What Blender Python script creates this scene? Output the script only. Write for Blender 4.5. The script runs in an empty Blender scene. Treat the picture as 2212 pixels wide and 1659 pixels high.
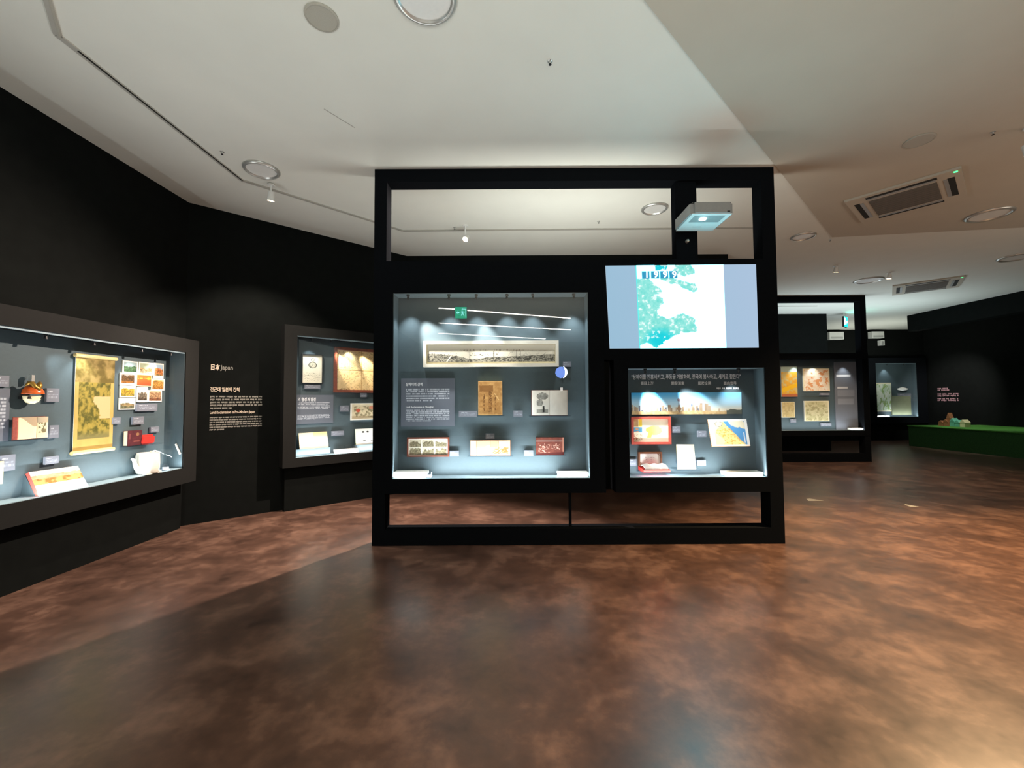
import bpy, bmesh, math, random
import numpy as np
from mathutils import Vector, Matrix, Euler

# ------------------------------------------------------------------ scene, camera, world, large lights
sc = bpy.context.scene
col = sc.collection
FPX, CX, CY = 900.0, 1106.0, 829.5          # focal length and centre in pixels of the 2212x1659 frame
PITCH, ROLL = math.atan(36 / FPX), 0.0055
EYE = Vector((0, 0, 1.5))
FW = Vector((0, math.cos(PITCH), math.sin(PITCH)))
U0 = Vector((0, -math.sin(PITCH), math.cos(PITCH)))
R0 = Vector((1, 0, 0))
RT = math.cos(ROLL) * R0 - math.sin(ROLL) * U0
UP = math.sin(ROLL) * R0 + math.cos(ROLL) * U0
cam = bpy.data.cameras.new('camera')
cam.sensor_width = 36; cam.lens = 36 * FPX / 2212; cam.clip_end = 100; cam.clip_start = 0.02
co = bpy.data.objects.new('camera', cam); col.objects.link(co)
m = Matrix((RT, UP, -FW)).transposed().to_4x4(); m.translation = EYE
co.matrix_world = m
sc.camera = co

w = bpy.data.worlds.new('world'); sc.world = w; w.use_nodes = True
w.node_tree.nodes['Background'].inputs[0].default_value = (0.9, 0.95, 1, 1)
w.node_tree.nodes['Background'].inputs[1].default_value = 0.02
sc.view_settings.view_transform = 'Standard'; sc.view_settings.look = 'None'
sc.view_settings.gamma = 1; sc.view_settings.use_curve_mapping = False
sc.view_settings.exposure = 0.5
sc.cycles.max_bounces = 8; sc.cycles.transparent_max_bounces = 16
sc.cycles.sample_clamp_indirect = 6

def kelvin(warm): return {'warm': (1, .74, .50), 'neutral': (1, .95, .88), 'cool': (.86, .95, 1.0), 'white': (1, 1, 1)}[warm]
def area_light(name, loc, aim, sx, sy, power, color, spread=180):
    l = bpy.data.lights.new(name, 'AREA'); l.shape = 'RECTANGLE'; l.size = sx; l.size_y = sy
    l.energy = power; l.color = color; l.spread = math.radians(spread)
    o = bpy.data.objects.new(name, l); col.objects.link(o)
    o.location = loc; o.rotation_euler = (Vector(aim) - Vector(loc)).to_track_quat('-Z', 'Y').to_euler()
    return o
def spot_light(name, loc, aim, power, color, angle=60, blend=.6, radius=.02):
    l = bpy.data.lights.new(name, 'SPOT'); l.energy = power; l.color = color
    l.spot_size = math.radians(angle); l.spot_blend = blend; l.shadow_soft_size = radius
    o = bpy.data.objects.new(name, l); col.objects.link(o)
    o.location = loc; o.rotation_euler = (Vector(aim) - Vector(loc)).to_track_quat('-Z', 'Y').to_euler()
    return o
H = 4.0                                      # ceiling height
# unseen fill lights added to brighten the ceiling, none with a fixture
area_light('ceiling_fill_rear', (0.4, -1.4, 2.0), (0.4, -1.4, 4.0), 5.6, 2.4, 205, (.96, 1, .93))
area_light('ceiling_fill_side', (8.5, 2.2, 2.0), (8.5, 2.2, 4.0), 3.0, 2.0, 60, (1, .88, .74))
area_light('ceiling_fill_kiosk', (0.8, 4.95, 2.3), (0.8, 4.95, 4.0), 2.2, 0.3, 26, (.97, 1, .94))
area_light('ceiling_fill_far', (8.6, 11.0, 2.3), (8.6, 11.0, 4.0), 5.0, 1.2, 48, (.80, .94, 1))
area_light('ceiling_fill_end', (12.0, 13.6, 2.2), (12.2, 14.6, 3.8), 2.4, .5, 22, (.95, 1, .92))

# ------------------------------------------------------------------ geometry helpers
def lin(c):
    c = np.asarray(c, float) / 255.0
    return np.where(c <= .04045, c / 12.92, ((c + .055) / 1.055) ** 2.4)
def ray(px, py): return (px - CX) / FPX * RT - (py - CY) / FPX * UP + FW
class Plane:
    """a vertical surface: origin on the floor, r runs to the viewer's right, n faces the room"""
    def __init__(s, ox, oy, rx, ry):
        s.o = Vector((ox, oy, 0)); s.r = Vector((rx, ry, 0)).normalized(); s.n = Vector((s.r.y, -s.r.x, 0))
    def at(s, u, z, off=0.0): return s.o + s.r * u + s.n * off + Vector((0, 0, z))
    def uz(s, px, py, off=0.0):
        d = ray(px, py); p0 = s.o + s.n * off
        t = (p0 - EYE).dot(s.n) / d.dot(s.n); p = EYE + d * t
        return (p - s.o).dot(s.r), p.z
    def rect(s, x0, y0, x1, y1, off=0.0):
        xm, ym = (x0 + x1) / 2, (y0 + y1) / 2
        u0, u1 = s.uz(x0, ym, off)[0], s.uz(x1, ym, off)[0]
        z1, z0 = s.uz(xm, y0, off)[1], s.uz(xm, y1, off)[1]
        return u0, z0, u1, z1
    def corners(s, u0, z0, u1, z1, off=0.0):
        return [s.at(u0, z0, off), s.at(u1, z0, off), s.at(u1, z1, off), s.at(u0, z1, off)]
def on_height(px, py, z):
    d = ray(px, py); t = (z - EYE.z) / d.z; return EYE + d * t

MATS = {}
def new_mat(name):
    mt = bpy.data.materials.new(name); mt.use_nodes = True; MATS[name] = mt
    return mt, mt.node_tree, mt.node_tree.nodes['Principled BSDF']
def plain(name, rgb, rough=.6, metal=0, spec=.5, grain=0.0, scale=40, bump=0.0):
    mt, nt, b = new_mat(name)
    c = lin(rgb); b.inputs['Base Color'].default_value = (*c, 1)
    b.inputs['Roughness'].default_value = rough; b.inputs['Metallic'].default_value = metal
    b.inputs['Specular IOR Level'].default_value = spec
    if grain or bump:
        tc = nt.nodes.new('ShaderNodeTexCoord'); nz = nt.nodes.new('ShaderNodeTexNoise')
        nz.inputs['Scale'].default_value = scale; nz.inputs['Detail'].default_value = 5
        nt.links.new(tc.outputs['Object'], nz.inputs['Vector'])
        if grain:
            rp = nt.nodes.new('ShaderNodeValToRGB')
            rp.color_ramp.elements[0].position = .3; rp.color_ramp.elements[1].position = .7
            rp.color_ramp.elements[0].color = (*(c * (1 - grain)), 1); rp.color_ramp.elements[1].color = (*np.minimum(c * (1 + grain), 1), 1)
            nt.links.new(nz.outputs['Fac'], rp.inputs[0]); nt.links.new(rp.outputs[0], b.inputs['Base Color'])
        if bump:
            bp = nt.nodes.new('ShaderNodeBump'); bp.inputs['Strength'].default_value = bump; bp.inputs['Distance'].default_value = .01
            nt.links.new(nz.outputs['Fac'], bp.inputs['Height']); nt.links.new(bp.outputs[0], b.inputs['Normal'])
    return mt
def emit(name, rgb, strength):
    mt, nt, b = new_mat(name)
    b.inputs['Base Color'].default_value = (0, 0, 0, 1)
    b.inputs['Emission Color'].default_value = (*lin(rgb), 1); b.inputs['Emission Strength'].default_value = strength
    return mt
def attr_mat(name, rough=.55, emission=0.0, spec=.3):
    mt, nt, b = new_mat(name)
    a = nt.nodes.new('ShaderNodeAttribute'); a.attribute_name = 'ink'
    if emission:
        b.inputs['Base Color'].default_value = (.02, .02, .02, 1)
        nt.links.new(a.outputs['Color'], b.inputs['Emission Color']); b.inputs['Emission Strength'].default_value = emission
    else:
        nt.links.new(a.outputs['Color'], b.inputs['Base Color'])
    b.inputs['Roughness'].default_value = rough; b.inputs['Specular IOR Level'].default_value = spec
    return mt

plain('black_frame', (18, 20, 23), .85, spec=0.0, grain=.10, scale=60)
plain('wall_black', (16, 18, 17), .95, spec=.08, grain=.14, scale=9)
plain('case_frame', (28, 28, 27), .8, spec=.15, grain=.06, scale=30)
plain('case_slate', (74, 89, 95), .65, spec=.3, grain=.04, scale=50)
plain('case_ledge', (150, 172, 182), .5, spec=.4, grain=.03, scale=50)
plain('ceiling_paint', (225, 225, 216), .9, spec=.1, grain=.015, scale=3)
plain('ceiling_paint_shaded', (188, 181, 167), .9, spec=.1, grain=.02, scale=3)  # darker copy of the ceiling paint, the dimmer light put into its colour
plain('slot_dark', (36, 35, 30), .9, grain=.1)
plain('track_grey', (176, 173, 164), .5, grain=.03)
plain('white_plastic', (226, 226, 222), .4, grain=.02)
plain('grey_plastic', (152, 152, 150), .45, grain=.03)
plain('dark_plastic', (24, 25, 27), .4, grain=.08)
plain('chrome', (205, 205, 200), .3, metal=.6, grain=.03)
plain('speaker_grey', (172, 168, 156), .8, grain=.12, scale=300)
plain('grille_brown', (104, 98, 90), .8, grain=.1, scale=120)
plain('card_grey', (150, 154, 166), .5, grain=.03)
plain('white_block', (240, 240, 232), .5, grain=.02)
plain('paper_cream', (236, 222, 180), .6, grain=.04, scale=30)
plain('wood_red', (120, 62, 44), .45, grain=.22, scale=25)
plain('frame_red', (190, 84, 70), .4, grain=.08)
plain('frame_silver', (214, 208, 192), .35, grain=.04)
plain('frame_brown', (112, 66, 40), .45, grain=.15, scale=30)
plain('leather_maroon', (78, 30, 36), .45, grain=.25, scale=35, bump=.1)
plain('leather_brown', (112, 58, 46), .4, grain=.3, scale=30, bump=.12)
plain('red_paper', (214, 50, 40), .5, grain=.1)
plain('tan_cloth', (186, 142, 84), .7, grain=.2, scale=40)
plain('page_edge_red', (176, 84, 66), .7, grain=.2, scale=80)
plain('ceramic_white', (244, 240, 228), .2, grain=.02)
plain('wood_pale', (226, 200, 138), .5, grain=.1)
plain('turf_green', (70, 130, 44), .9, grain=.35, scale=60, bump=.4)
plain('felt_green', (34, 72, 26), .95, grain=.25, scale=40)
plain('letter_white', (235, 238, 240), .6, grain=.02)
plain('letter_cream', (214, 196, 176), .6, grain=.03)
plain('letter_grey', (140, 136, 128), .6, grain=.03)
plain('letter_pink', (170, 130, 136), .6, grain=.05)
plain('shell_orange', (206, 92, 30), .3, grain=.3, scale=22)
plain('shell_cream', (232, 218, 176), .35, grain=.08)
plain('gold', (170, 130, 60), .35, metal=.8, grain=.1)
plain('brick_brown', (176, 112, 78), .7, grain=.2)
plain('teal_tile', (120, 196, 176), .5, grain=.2)
plain('satin_white', (244, 238, 234), .6, grain=.05)
attr_mat('print'); attr_mat('projected_image', emission=.74)
emit('lamp_warm', (255, 205, 150), 60); emit('lamp_line', (255, 250, 240), 44); emit('lamp_case', (235, 245, 255), 6)
emit('exit_green', (0, 205, 150), 10); emit('exit_white', (150, 255, 250), 15); emit('sign_blue', (110, 145, 235), 20); emit('sign_white', (235, 245, 255), 44)
emit('led_green', (60, 255, 120), 3); emit('lens_light', (200, 250, 255), 10); emit('digit_light', (255, 255, 255), 1.2); emit('led_violet', (90, 90, 255), 3)
def glass_mat(name, base=.035, edge=.55, tint=(1, 1, 1)):
    mt, nt, b = new_mat(name); nt.nodes.remove(b)
    out = nt.nodes['Material Output']; tr = nt.nodes.new('ShaderNodeBsdfTransparent'); gl = nt.nodes.new('ShaderNodeBsdfGlossy')
    tr.inputs[0].default_value = (*tint, 1); gl.inputs['Roughness'].default_value = 0.0
    lw = nt.nodes.new('ShaderNodeLayerWeight'); lw.inputs[0].default_value = .5
    pw = nt.nodes.new('ShaderNodeMath'); pw.operation = 'POWER'; pw.inputs[1].default_value = 4
    mu = nt.nodes.new('ShaderNodeMath'); mu.operation = 'MULTIPLY_ADD'; mu.inputs[1].default_value = edge; mu.inputs[2].default_value = base
    mx = nt.nodes.new('ShaderNodeMixShader')
    nt.links.new(lw.outputs['Facing'], pw.inputs[0]); nt.links.new(pw.outputs[0], mu.inputs[0]); nt.links.new(mu.outputs[0], mx.inputs[0])
    nt.links.new(tr.outputs[0], mx.inputs[1]); nt.links.new(gl.outputs[0], mx.inputs[2]); nt.links.new(mx.outputs[0], out.inputs[0])
    return mt
glass_mat('glass', .022); glass_mat('acrylic', .08, .6, (.93, .97, 1))

def floor_mat():
    mt, nt, b = new_mat('floor_vinyl')
    N = nt.nodes.new; L = nt.links.new
    tc = N('ShaderNodeTexCoord')
    def noise(scale, detail, rough, dist=0):
        n = N('ShaderNodeTexNoise'); n.inputs['Scale'].default_value = scale; n.inputs['Detail'].default_value = detail
        n.inputs['Roughness'].default_value = rough; n.inputs['Distortion'].default_value = dist
        L(tc.outputs['Object'], n.inputs['Vector']); return n
    n1, n2, n3 = noise(3.0, 6, .58, .3), noise(14, 5, .6), noise(1.1, 3, .5)
    mx = N('ShaderNodeMix'); mx.inputs[0].default_value = .3; L(n1.outputs['Fac'], mx.inputs[2]); L(n2.outputs['Fac'], mx.inputs[3])
    rp = N('ShaderNodeValToRGB'); e = rp.color_ramp.elements
    e[0].position = .30; e[0].color = (*lin((50, 35, 29)), 1); e[1].position = .70; e[1].color = (*lin((124, 94, 79)), 1)
    k = e.new(.5); k.color = (*lin((82, 59, 49)), 1)
    L(mx.outputs[0], rp.inputs[0]); L(rp.outputs[0], b.inputs['Base Color'])
    r2 = N('ShaderNodeMapRange'); r2.inputs[1].default_value = .3; r2.inputs[2].default_value = .7
    r2.inputs[3].default_value = .285; r2.inputs[4].default_value = .35
    L(mx.outputs[0], r2.inputs[0]); L(r2.outputs[0], b.inputs['Roughness'])
    b.inputs['Specular IOR Level'].default_value = .8
floor_mat()

def tag(o, label=None, cat=None, group=None, kind=None):
    if label: o['label'] = label
    if cat: o['category'] = cat
    if group: o['group'] = group
    if kind: o['kind'] = kind
    return o
def empty(name, loc):
    o = bpy.data.objects.new(name, None); col.objects.link(o); o.location = loc; o.empty_display_size = .05
    return o
def link_mesh(name, me, mat, parent=None, origin=None):
    """me holds world coordinates; move the origin to the given point (else the base centre)"""
    n = len(me.vertices); co_ = np.empty(n * 3); me.vertices.foreach_get('co', co_); co_ = co_.reshape(-1, 3)
    if origin is None:
        lo, hi = co_.min(0), co_.max(0); origin = Vector(((lo[0] + hi[0]) / 2, (lo[1] + hi[1]) / 2, lo[2]))
    co_ -= np.array(origin); me.vertices.foreach_set('co', co_.ravel()); me.update()
    if mat is not None:
        if not me.materials: me.materials.append(MATS[mat])
    o = bpy.data.objects.new(name, me); col.objects.link(o)
    o.location = origin
    if parent is not None:
        o.parent = parent; bpy.context.view_layer.update()
        o.matrix_parent_inverse = parent.matrix_world.inverted()
    return o
def build(name, bm, mat, parent=None, smooth=False, bevel=0.0):
    if bevel:
        bmesh.ops.bevel(bm, geom=[e for e in bm.edges if len(e.link_faces) == 2 and e.calc_face_angle(0) > .6], offset=bevel, segments=2, affect='EDGES', profile=.5)
    bmesh.ops.recalc_face_normals(bm, faces=bm.faces)
    me = bpy.data.meshes.new(name); bm.to_mesh(me); bm.free()
    if smooth: me.polygons.foreach_set('use_smooth', [True] * len(me.polygons))
    return link_mesh(name, me, mat, parent)
def hexa(bm, c):                              # 8 corners: bottom 4, top 4
    v = [bm.verts.new(p) for p in c]
    for f in ((0, 3, 2, 1), (4, 5, 6, 7), (0, 1, 5, 4), (1, 2, 6, 5), (2, 3, 7, 6), (3, 0, 4, 7)): bm.faces.new([v[i] for i in f])
def bx(bm, x0, x1, y0, y1, z0, z1):
    hexa(bm, [(x0, y0, z0), (x1, y0, z0), (x1, y1, z0), (x0, y1, z0), (x0, y0, z1), (x1, y0, z1), (x1, y1, z1), (x0, y1, z1)])
def pbx(bm, P, u0, u1, z0, z1, o0, o1):       # a box in a plane's coordinates; o0 back, o1 front
    hexa(bm, [P.at(u0, z0, o1), P.at(u1, z0, o1), P.at(u1, z0, o0), P.at(u0, z0, o0), P.at(u0, z1, o1), P.at(u1, z1, o1), P.at(u1, z1, o0), P.at(u0, z1, o0)])
def box(name, dims, mat, parent=None, bevel=0.0):
    bm = bmesh.new(); bx(bm, *dims); return build(name, bm, mat, parent, bevel=bevel)
def pbox(name, P, dims, mat, parent=None, bevel=0.0):
    bm = bmesh.new(); pbx(bm, P, *dims); return build(name, bm, mat, parent, bevel=bevel)
def lathe(bm, prof, loc, axis=Vector((0, 0, 1)), n=28):
    """revolve (radius, height) pairs about axis at loc"""
    q = Vector((0, 0, 1)).rotation_difference(Vector(axis).normalized()); rings = []
    for r_, h_ in prof:
        rings.append([bm.verts.new(Vector(loc) + q @ Vector((r_ * math.cos(2 * math.pi * i / n), r_ * math.sin(2 * math.pi * i / n), h_))) for i in range(n)])
    for a, b in zip(rings, rings[1:]):
        for i in range(n): bm.faces.new((a[i], a[(i + 1) % n], b[(i + 1) % n], b[i]))
    if prof[0][0] > 1e-6: bm.faces.new(rings[0][::-1])
    if prof[-1][0] > 1e-6: bm.faces.new(rings[-1])
    bmesh.ops.remove_doubles(bm, verts=bm.verts[:], dist=1e-6)
def tube(bm, pts, rad, n=10):
    pts = [Vector(p) for p in pts]; rings = []
    for i, p in enumerate(pts):
        d = (pts[min(i + 1, len(pts) - 1)] - pts[max(i - 1, 0)]).normalized()
        a = d.cross(Vector((0, 0, 1)));  a = a.normalized() if a.length > 1e-4 else Vector((1, 0, 0))
        b = d.cross(a); rr = rad[i] if isinstance(rad, (list, tuple)) else rad
        rings.append([bm.verts.new(p + (a * math.cos(2 * math.pi * k / n) + b * math.sin(2 * math.pi * k / n)) * rr) for k in range(n)])
    for a, b in zip(rings, rings[1:]):
        for k in range(n): bm.faces.new((a[k], a[(k + 1) % n], b[(k + 1) % n], b[k]))
    bm.faces.new(rings[0][::-1]); bm.faces.new(rings[-1])

# ---- printed surfaces: a grid of ink colours on the front of a thin slab
def vnoise(U, V, fu, fv, seed):
    rng = np.random.RandomState(seed); T = rng.rand(int(fv) + 3, int(fu) + 3)
    x, y = U * fu, V * fv; i, j = x.astype(int), y.astype(int); a, b = x - i, y - j
    a, b = a * a * (3 - 2 * a), b * b * (3 - 2 * b)
    return (T[j, i] * (1 - a) + T[j, i + 1] * a) * (1 - b) + (T[j + 1, i] * (1 - a) + T[j + 1, i + 1] * a) * b
def fbm(U, V, fu, fv, seed, n=4):
    s, k, t = 0, 1.0, 0
    for i in range(n): s = s + k * vnoise(U, V, fu * 2 ** i, fv * 2 ** i, seed + i); t += k; k *= .55
    return s / t
def C3(c): return np.array(c, float)
def mix(a, b, t): t = np.clip(np.asarray(t, float), 0, 1)[..., None]; return np.asarray(a, float) * (1 - t) + np.asarray(b, float) * t
def full(U, c): return np.broadcast_to(C3(c), U.shape + (3,)).copy()
def sm(x, a, b): t = np.clip((x - a) / (b - a), 0, 1); return t * t * (3 - 2 * t)
def put(img, mask, c): img[mask] = C3(c); return img
def slab(name, cor, t, func, nx, ny, parent=None, side=(235, 230, 215), mat='print', bulge=None):
    """cor = BL, BR, TR, TL of the front; func(U, V) gives sRGB ink; t = thickness"""
    bl, br, tr, tl = [np.array(c) for c in cor]
    nrm = np.cross(br - bl, tl - bl); nrm /= np.linalg.norm(nrm)
    V, U = np.meshgrid(np.linspace(0, 1, ny), np.linspace(0, 1, nx), indexing='ij')
    u, v = U[..., None], V[..., None]
    P = (bl * (1 - u) + br * u) * (1 - v) + (tl * (1 - u) + tr * u) * v
    if bulge is not None: P = P + bulge(U, V)[..., None] * nrm
    C = lin(np.clip(func(U, V), 0, 255)).reshape(-1, 3); P = P.reshape(-1, 3)
    if mat == 'projected_image':              # the over-bright part of the projection is cyan light
        C = np.where(C.min(1, keepdims=True) > .97, np.array([1.25, 6.5, 8.0]), C)
    idx = np.arange(nx * ny).reshape(ny, nx)
    faces = np.stack([idx[:-1, :-1], idx[:-1, 1:], idx[1:, 1:], idx[1:, :-1]], -1).reshape(-1, 4).tolist()
    rim = np.concatenate([idx[0, :-1], idx[:-1, -1], idx[-1, :0:-1], idx[:0:-1, 0]])
    k = nx * ny; m_ = len(rim)
    P = np.vstack([P, P[rim], P[rim] - nrm * t]); sd = lin(np.array(side, float))
    C = np.vstack([C, np.broadcast_to(sd, (2 * m_, 3))])
    for i in range(m_): j = (i + 1) % m_; faces.append([k + i, k + m_ + i, k + m_ + j, k + j])
    faces.append([k + m_ + i for i in range(m_)][::-1])
    me = bpy.data.meshes.new(name); me.from_pydata(P.tolist(), [], faces); me.update()
    a = me.attributes.new('ink', 'FLOAT_COLOR', 'POINT'); a.data.foreach_set('color', np.hstack([C, np.ones((len(C), 1))]).ravel())
    return link_mesh(name, me, mat, parent)
def ring(name, cor, bar, t, mat, parent=None, lift=.0, bevel=.0):
    """a rectangular picture frame around the given outer corners"""
    bl, br, tr, tl = [Vector(c) for c in cor]; r = (br - bl).normalized(); up = (tl - bl).normalized(); n = r.cross(up)
    o = [bl, br, tr, tl]; i = [bl + (r + up) * bar, br + (up - r) * bar, tr - (r + up) * bar, tl + (r - up) * bar]
    bm = bmesh.new(); F = [bm.verts.new(p + n * lift) for p in o]; I = [bm.verts.new(p + n * lift) for p in i]
    B = [bm.verts.new(p + n * (lift - t)) for p in o]; J = [bm.verts.new(p + n * (lift - t)) for p in i]
    for k in range(4):
        j = (k + 1) % 4
        bm.faces.new((F[k], F[j], I[j], I[k])); bm.faces.new((B[k], J[k], J[j], B[j])); bm.faces.new((F[k], B[k], B[j], F[j])); bm.faces.new((I[k], I[j], J[j], J[k]))
    return build(name, bm, mat, parent, bevel=bevel)
def text(name, body, P, u, z, off, size, mat, parent=None, align='LEFT', bold=0.0, width=None):
    cu = bpy.data.curves.new('lettering', 'FONT'); cu.body = body; cu.size = 1; cu.offset = bold; cu.align_x = align; cu.extrude = .006; cu.resolution_u = 3
    o = bpy.data.objects.new('lettering', cu); col.objects.link(o); bpy.context.view_layer.update()
    me = bpy.data.meshes.new_from_object(o.evaluated_get(bpy.context.evaluated_depsgraph_get()))
    bpy.data.objects.remove(o); bpy.data.curves.remove(cu)
    n = len(me.vertices); c = np.empty(n * 3); me.vertices.foreach_get('co', c); c = c.reshape(-1, 3)
    sx = size if width is None else width / (c[:, 0].max() - c[:, 0].min())
    W = np.array(P.at(u, z, off)) + np.outer(c[:, 0] * sx, np.array(P.r)) + np.outer(c[:, 1] * size, [0, 0, 1]) + np.outer(c[:, 2] * size, np.array(P.n))
    me.vertices.foreach_set('co', W.ravel()); me.materials.clear(); me.name = name
    return link_mesh(name, me, mat, parent)
def word_rows(name, P, u0, u1, ztop, pitch, rows, hgt, off, mat, parent=None, seed=0, last=.5, cw=.012):
    """small print too fine to read: rows of short strokes"""
    rg = random.Random(seed); bm = bmesh.new()
    for k in range(rows):
        u, end, z = u0, (u1 if k < rows - 1 else u0 + (u1 - u0) * last), ztop - k * pitch
        while u < end - cw:
            for _ in range(rg.randint(2, 6)):
                if u > end - cw: break
                h = hgt * rg.uniform(.7, 1.0)
                v = [bm.verts.new(P.at(a, b, off)) for a, b in ((u, z - h), (u + cw * .8, z - h), (u + cw * .8, z), (u, z))]
                bm.faces.new(v); u += cw
            u += cw * .8
    return build(name, bm, mat, parent)

# ------------------------------------------------------------------ surfaces of the place
PA = Plane(-4.03, 0, 0, 1)                    # left wall
PB = Plane(-4.03, 5.12, 2.23, 1.96)           # diagonal wall
P3 = Plane(0, 7.08, 1, 0)                     # wall behind the kiosk
K1 = Plane(0, 4.39, 1, 0)                     # front of the kiosk
K1B = Plane(0, 4.585, 1, 0)                   # back panel of the kiosk cases
PF = Plane(0, 15.0, 1, 0)                     # far wall
def struct(name, dims, mat): return tag(box(name, dims, mat), kind='structure')
struct('floor', (-4.4, 15.2, -9.2, 15.3, -.1, 0), 'floor_vinyl')
# ceiling: two levels meeting on a diagonal edge
def prism(name, pts, z0, z1, mat):
    bm = bmesh.new(); a = [bm.verts.new((x, y, z0)) for x, y in pts]; b = [bm.verts.new((x, y, z1)) for x, y in pts]
    bm.faces.new(a[::-1]); bm.faces.new(b)
    for i in range(len(pts)): j = (i + 1) % len(pts); bm.faces.new((a[i], a[j], b[j], b[i]))
    return tag(build(name, bm, mat), kind='structure')
prism('ceiling', [(-4.4, -9.2), (15.2, -9.2), (15.2, 15.3), (-4.4, 15.3)], H, H + .12, 'ceiling_paint')
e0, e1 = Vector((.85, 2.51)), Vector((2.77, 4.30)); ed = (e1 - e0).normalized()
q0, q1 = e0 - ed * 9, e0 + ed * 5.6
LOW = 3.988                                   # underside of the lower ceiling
prism('ceiling', [tuple(q0), (15.1, -9.0), (15.1, 5.2), (8.2, 5.9), tuple(q1)], LOW, H - .001, 'ceiling_paint_shaded')
T = .15
struct('wall_left', (-4.03 - T, -4.03, -9.2, 5.12, 0, H), 'wall_black')
tag(pbox('wall_diagonal', PB, (0, 2.969, 0, H, -T, 0), 'wall_black'), kind='structure')
struct('wall_back', (-1.80, 3.73, 7.08, 7.08 + T, 0, H), 'wall_black')
struct('wall_return', (3.73 - T, 3.73, 7.08 + T, 12.15, 0, H), 'wall_black')
struct('wall_bay', (3.73, 9.25, 12.15, 12.15 + T, 0, H), 'wall_black')
struct('wall_far', (9.1, 15.0, 15.0, 15.0 + T, 0, H), 'wall_black')
struct('wall_right', (14.9, 14.9 + T, -9.2, 15.0, 0, H), 'wall_black')
struct('wall_rear', (-4.2, 15.0, -9.2, -9.05, 0, H), 'wall_black')
struct('trim_1', (11.95, 12.25, -2.0, 12.5, 3.52, H), 'wall_black')          # dark header over the niche
# ceiling slot that follows the walls
sl = [(-2.66, 2.24), (-3.07, 2.731), (-3.03, 4.588), (-1.589, 6.011), (3.60, 5.97)]
sl = [Vector((x, y, 0)) for x, y in sl]
for k, (a, b) in enumerate(zip(sl, sl[1:])):
    P = Plane(a.x, a.y, (b - a).x, (b - a).y); Ln = (b - a).length
    tr_ = tag(pbox('trim_%d' % (k + 2), P, (0, Ln, H - .010, H, -.022, .022), 'track_grey'), kind='structure')
    u0, u1 = (.0, Ln) if k != 1 else (.12, Ln)
    pbox('slot', P, (u0, u1, H - .013, H - .0095, .004, .018 if k < 2 else .012), 'slot_dark' if k == 1 else 'speaker_grey', tr_)
sm_ = [(-1.885, 3.733), (-1.593, 3.462), (-1.427, 3.704)]
P = Plane(-1.593, 3.462, .166, .242); tag(pbox('trim_6', P, (0, .30, H - .002, H, -.004, .004), 'track_grey'), kind='structure')
for a_, b_ in (((5.75, 7.4), (8.0, 11.1)),):
    P = Plane(4.6, 11.1, 1, 0); tag(pbox('trim_7', P, (0, 3.6, H - .010, H, -.02, .02), 'track_grey'), kind='structure')

# ------------------------------------------------------------------ display cases
LAMPS = []
def case_parts(parent, P, outer, inner, D, back_off, lamps, name_prefix='', glass=True, frame_mat='case_frame', rim_depth=None, panel_mat='case_slate'):
    """P: front is at offset D; back panel front face at back_off"""
    u0, z0, u1, z1 = outer; a0, b0, a1, b1 = inner
    bm = bmesh.new()
    for d in ((u0, a0, z0, z1), (a1, u1, z0, z1), (a0, a1, z0, b0), (a0, a1, b1, z1)):
        if d[1] - d[0] > .002: pbx(bm, P, *d, back_off - .03, D)
    bmesh.ops.remove_doubles(bm, verts=bm.verts[:], dist=1e-5)
    body = build('case_frame', bm, frame_mat, parent)
    pbox('back_panel', P, (a0, a1, b0, b1, back_off - .03, back_off), panel_mat, parent)
    e = .006
    pbox('side_liner', P, (a0 - .0005, a0 + e, b0 + e, b1 - e, back_off, D - .012), panel_mat, parent)
    pbox('side_liner', P, (a1 - e, a1 + .0005, b0 + e, b1 - e, back_off, D - .012), panel_mat, parent)
    pbox('ledge', P, (a0, a1, b0 - .0005, b0 + e, back_off, D - .012), 'case_ledge', parent)
    pbox('top_liner', P, (a0, a1, b1 - e, b1 + .0005, back_off, D - .03), 'wall_black', parent)  # black instead of slate, the dark case top is put into the colour
    pbox('light_lip', P, (a0, a1, b1 - e - .012, b1 + .0005, D - .028, D - .012), 'case_ledge', parent)  # pale strip standing in for the lit front edge
    if glass: pbox('glass_pane', P, (a0, a1, b0, b1, D - .010, D - .004), 'glass', parent)
    for u in lamps:
        bm = bmesh.new(); lathe(bm, [(.016, 0), (.016, -.02), (.010, -.022), (.014, -.05), (.010, -.05), (.009, -.04)], P.at(u, b1 - e, D - .05), n=14)
        build('mini_spot', bm, 'dark_plastic', parent)
    return body

# --- wall case on the left wall
uA1 = 5.08; offA = .20
thA = tag(empty('wall_display_case', PA.at(3.2, .56, .1)), 'long wall showcase with grey frame, scroll and postcards inside', 'display case')
A_in = (1.2, .735, 4.88, 2.09)
case_parts(thA, PA, (1.0, .555, uA1, 2.25), A_in, offA, .015, (1.6, 2.4, 3.0, 3.45, 3.85, 4.35, 4.72))
# --- wall case on the diagonal wall
thB = tag(empty('wall_display_case', PB.at(2.0, .6, .1)), 'wall showcase with dark grey frame on the diagonal wall', 'display case')
B_in = (1.215, .725, 2.72, 2.43)
case_parts(thB, PB, (1.055, .60, 2.86, 2.565), B_in, .20, .015, (1.42, 1.68, 1.98, 2.35))
tag(pbox('plinth', PB, (1.10, 2.86, 0, .598, 0, .12), 'wall_black', thB))
pbox('plinth', PA, (1.0, 5.03, 0, .553, 0, .06), 'wall_black', thA)

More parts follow.
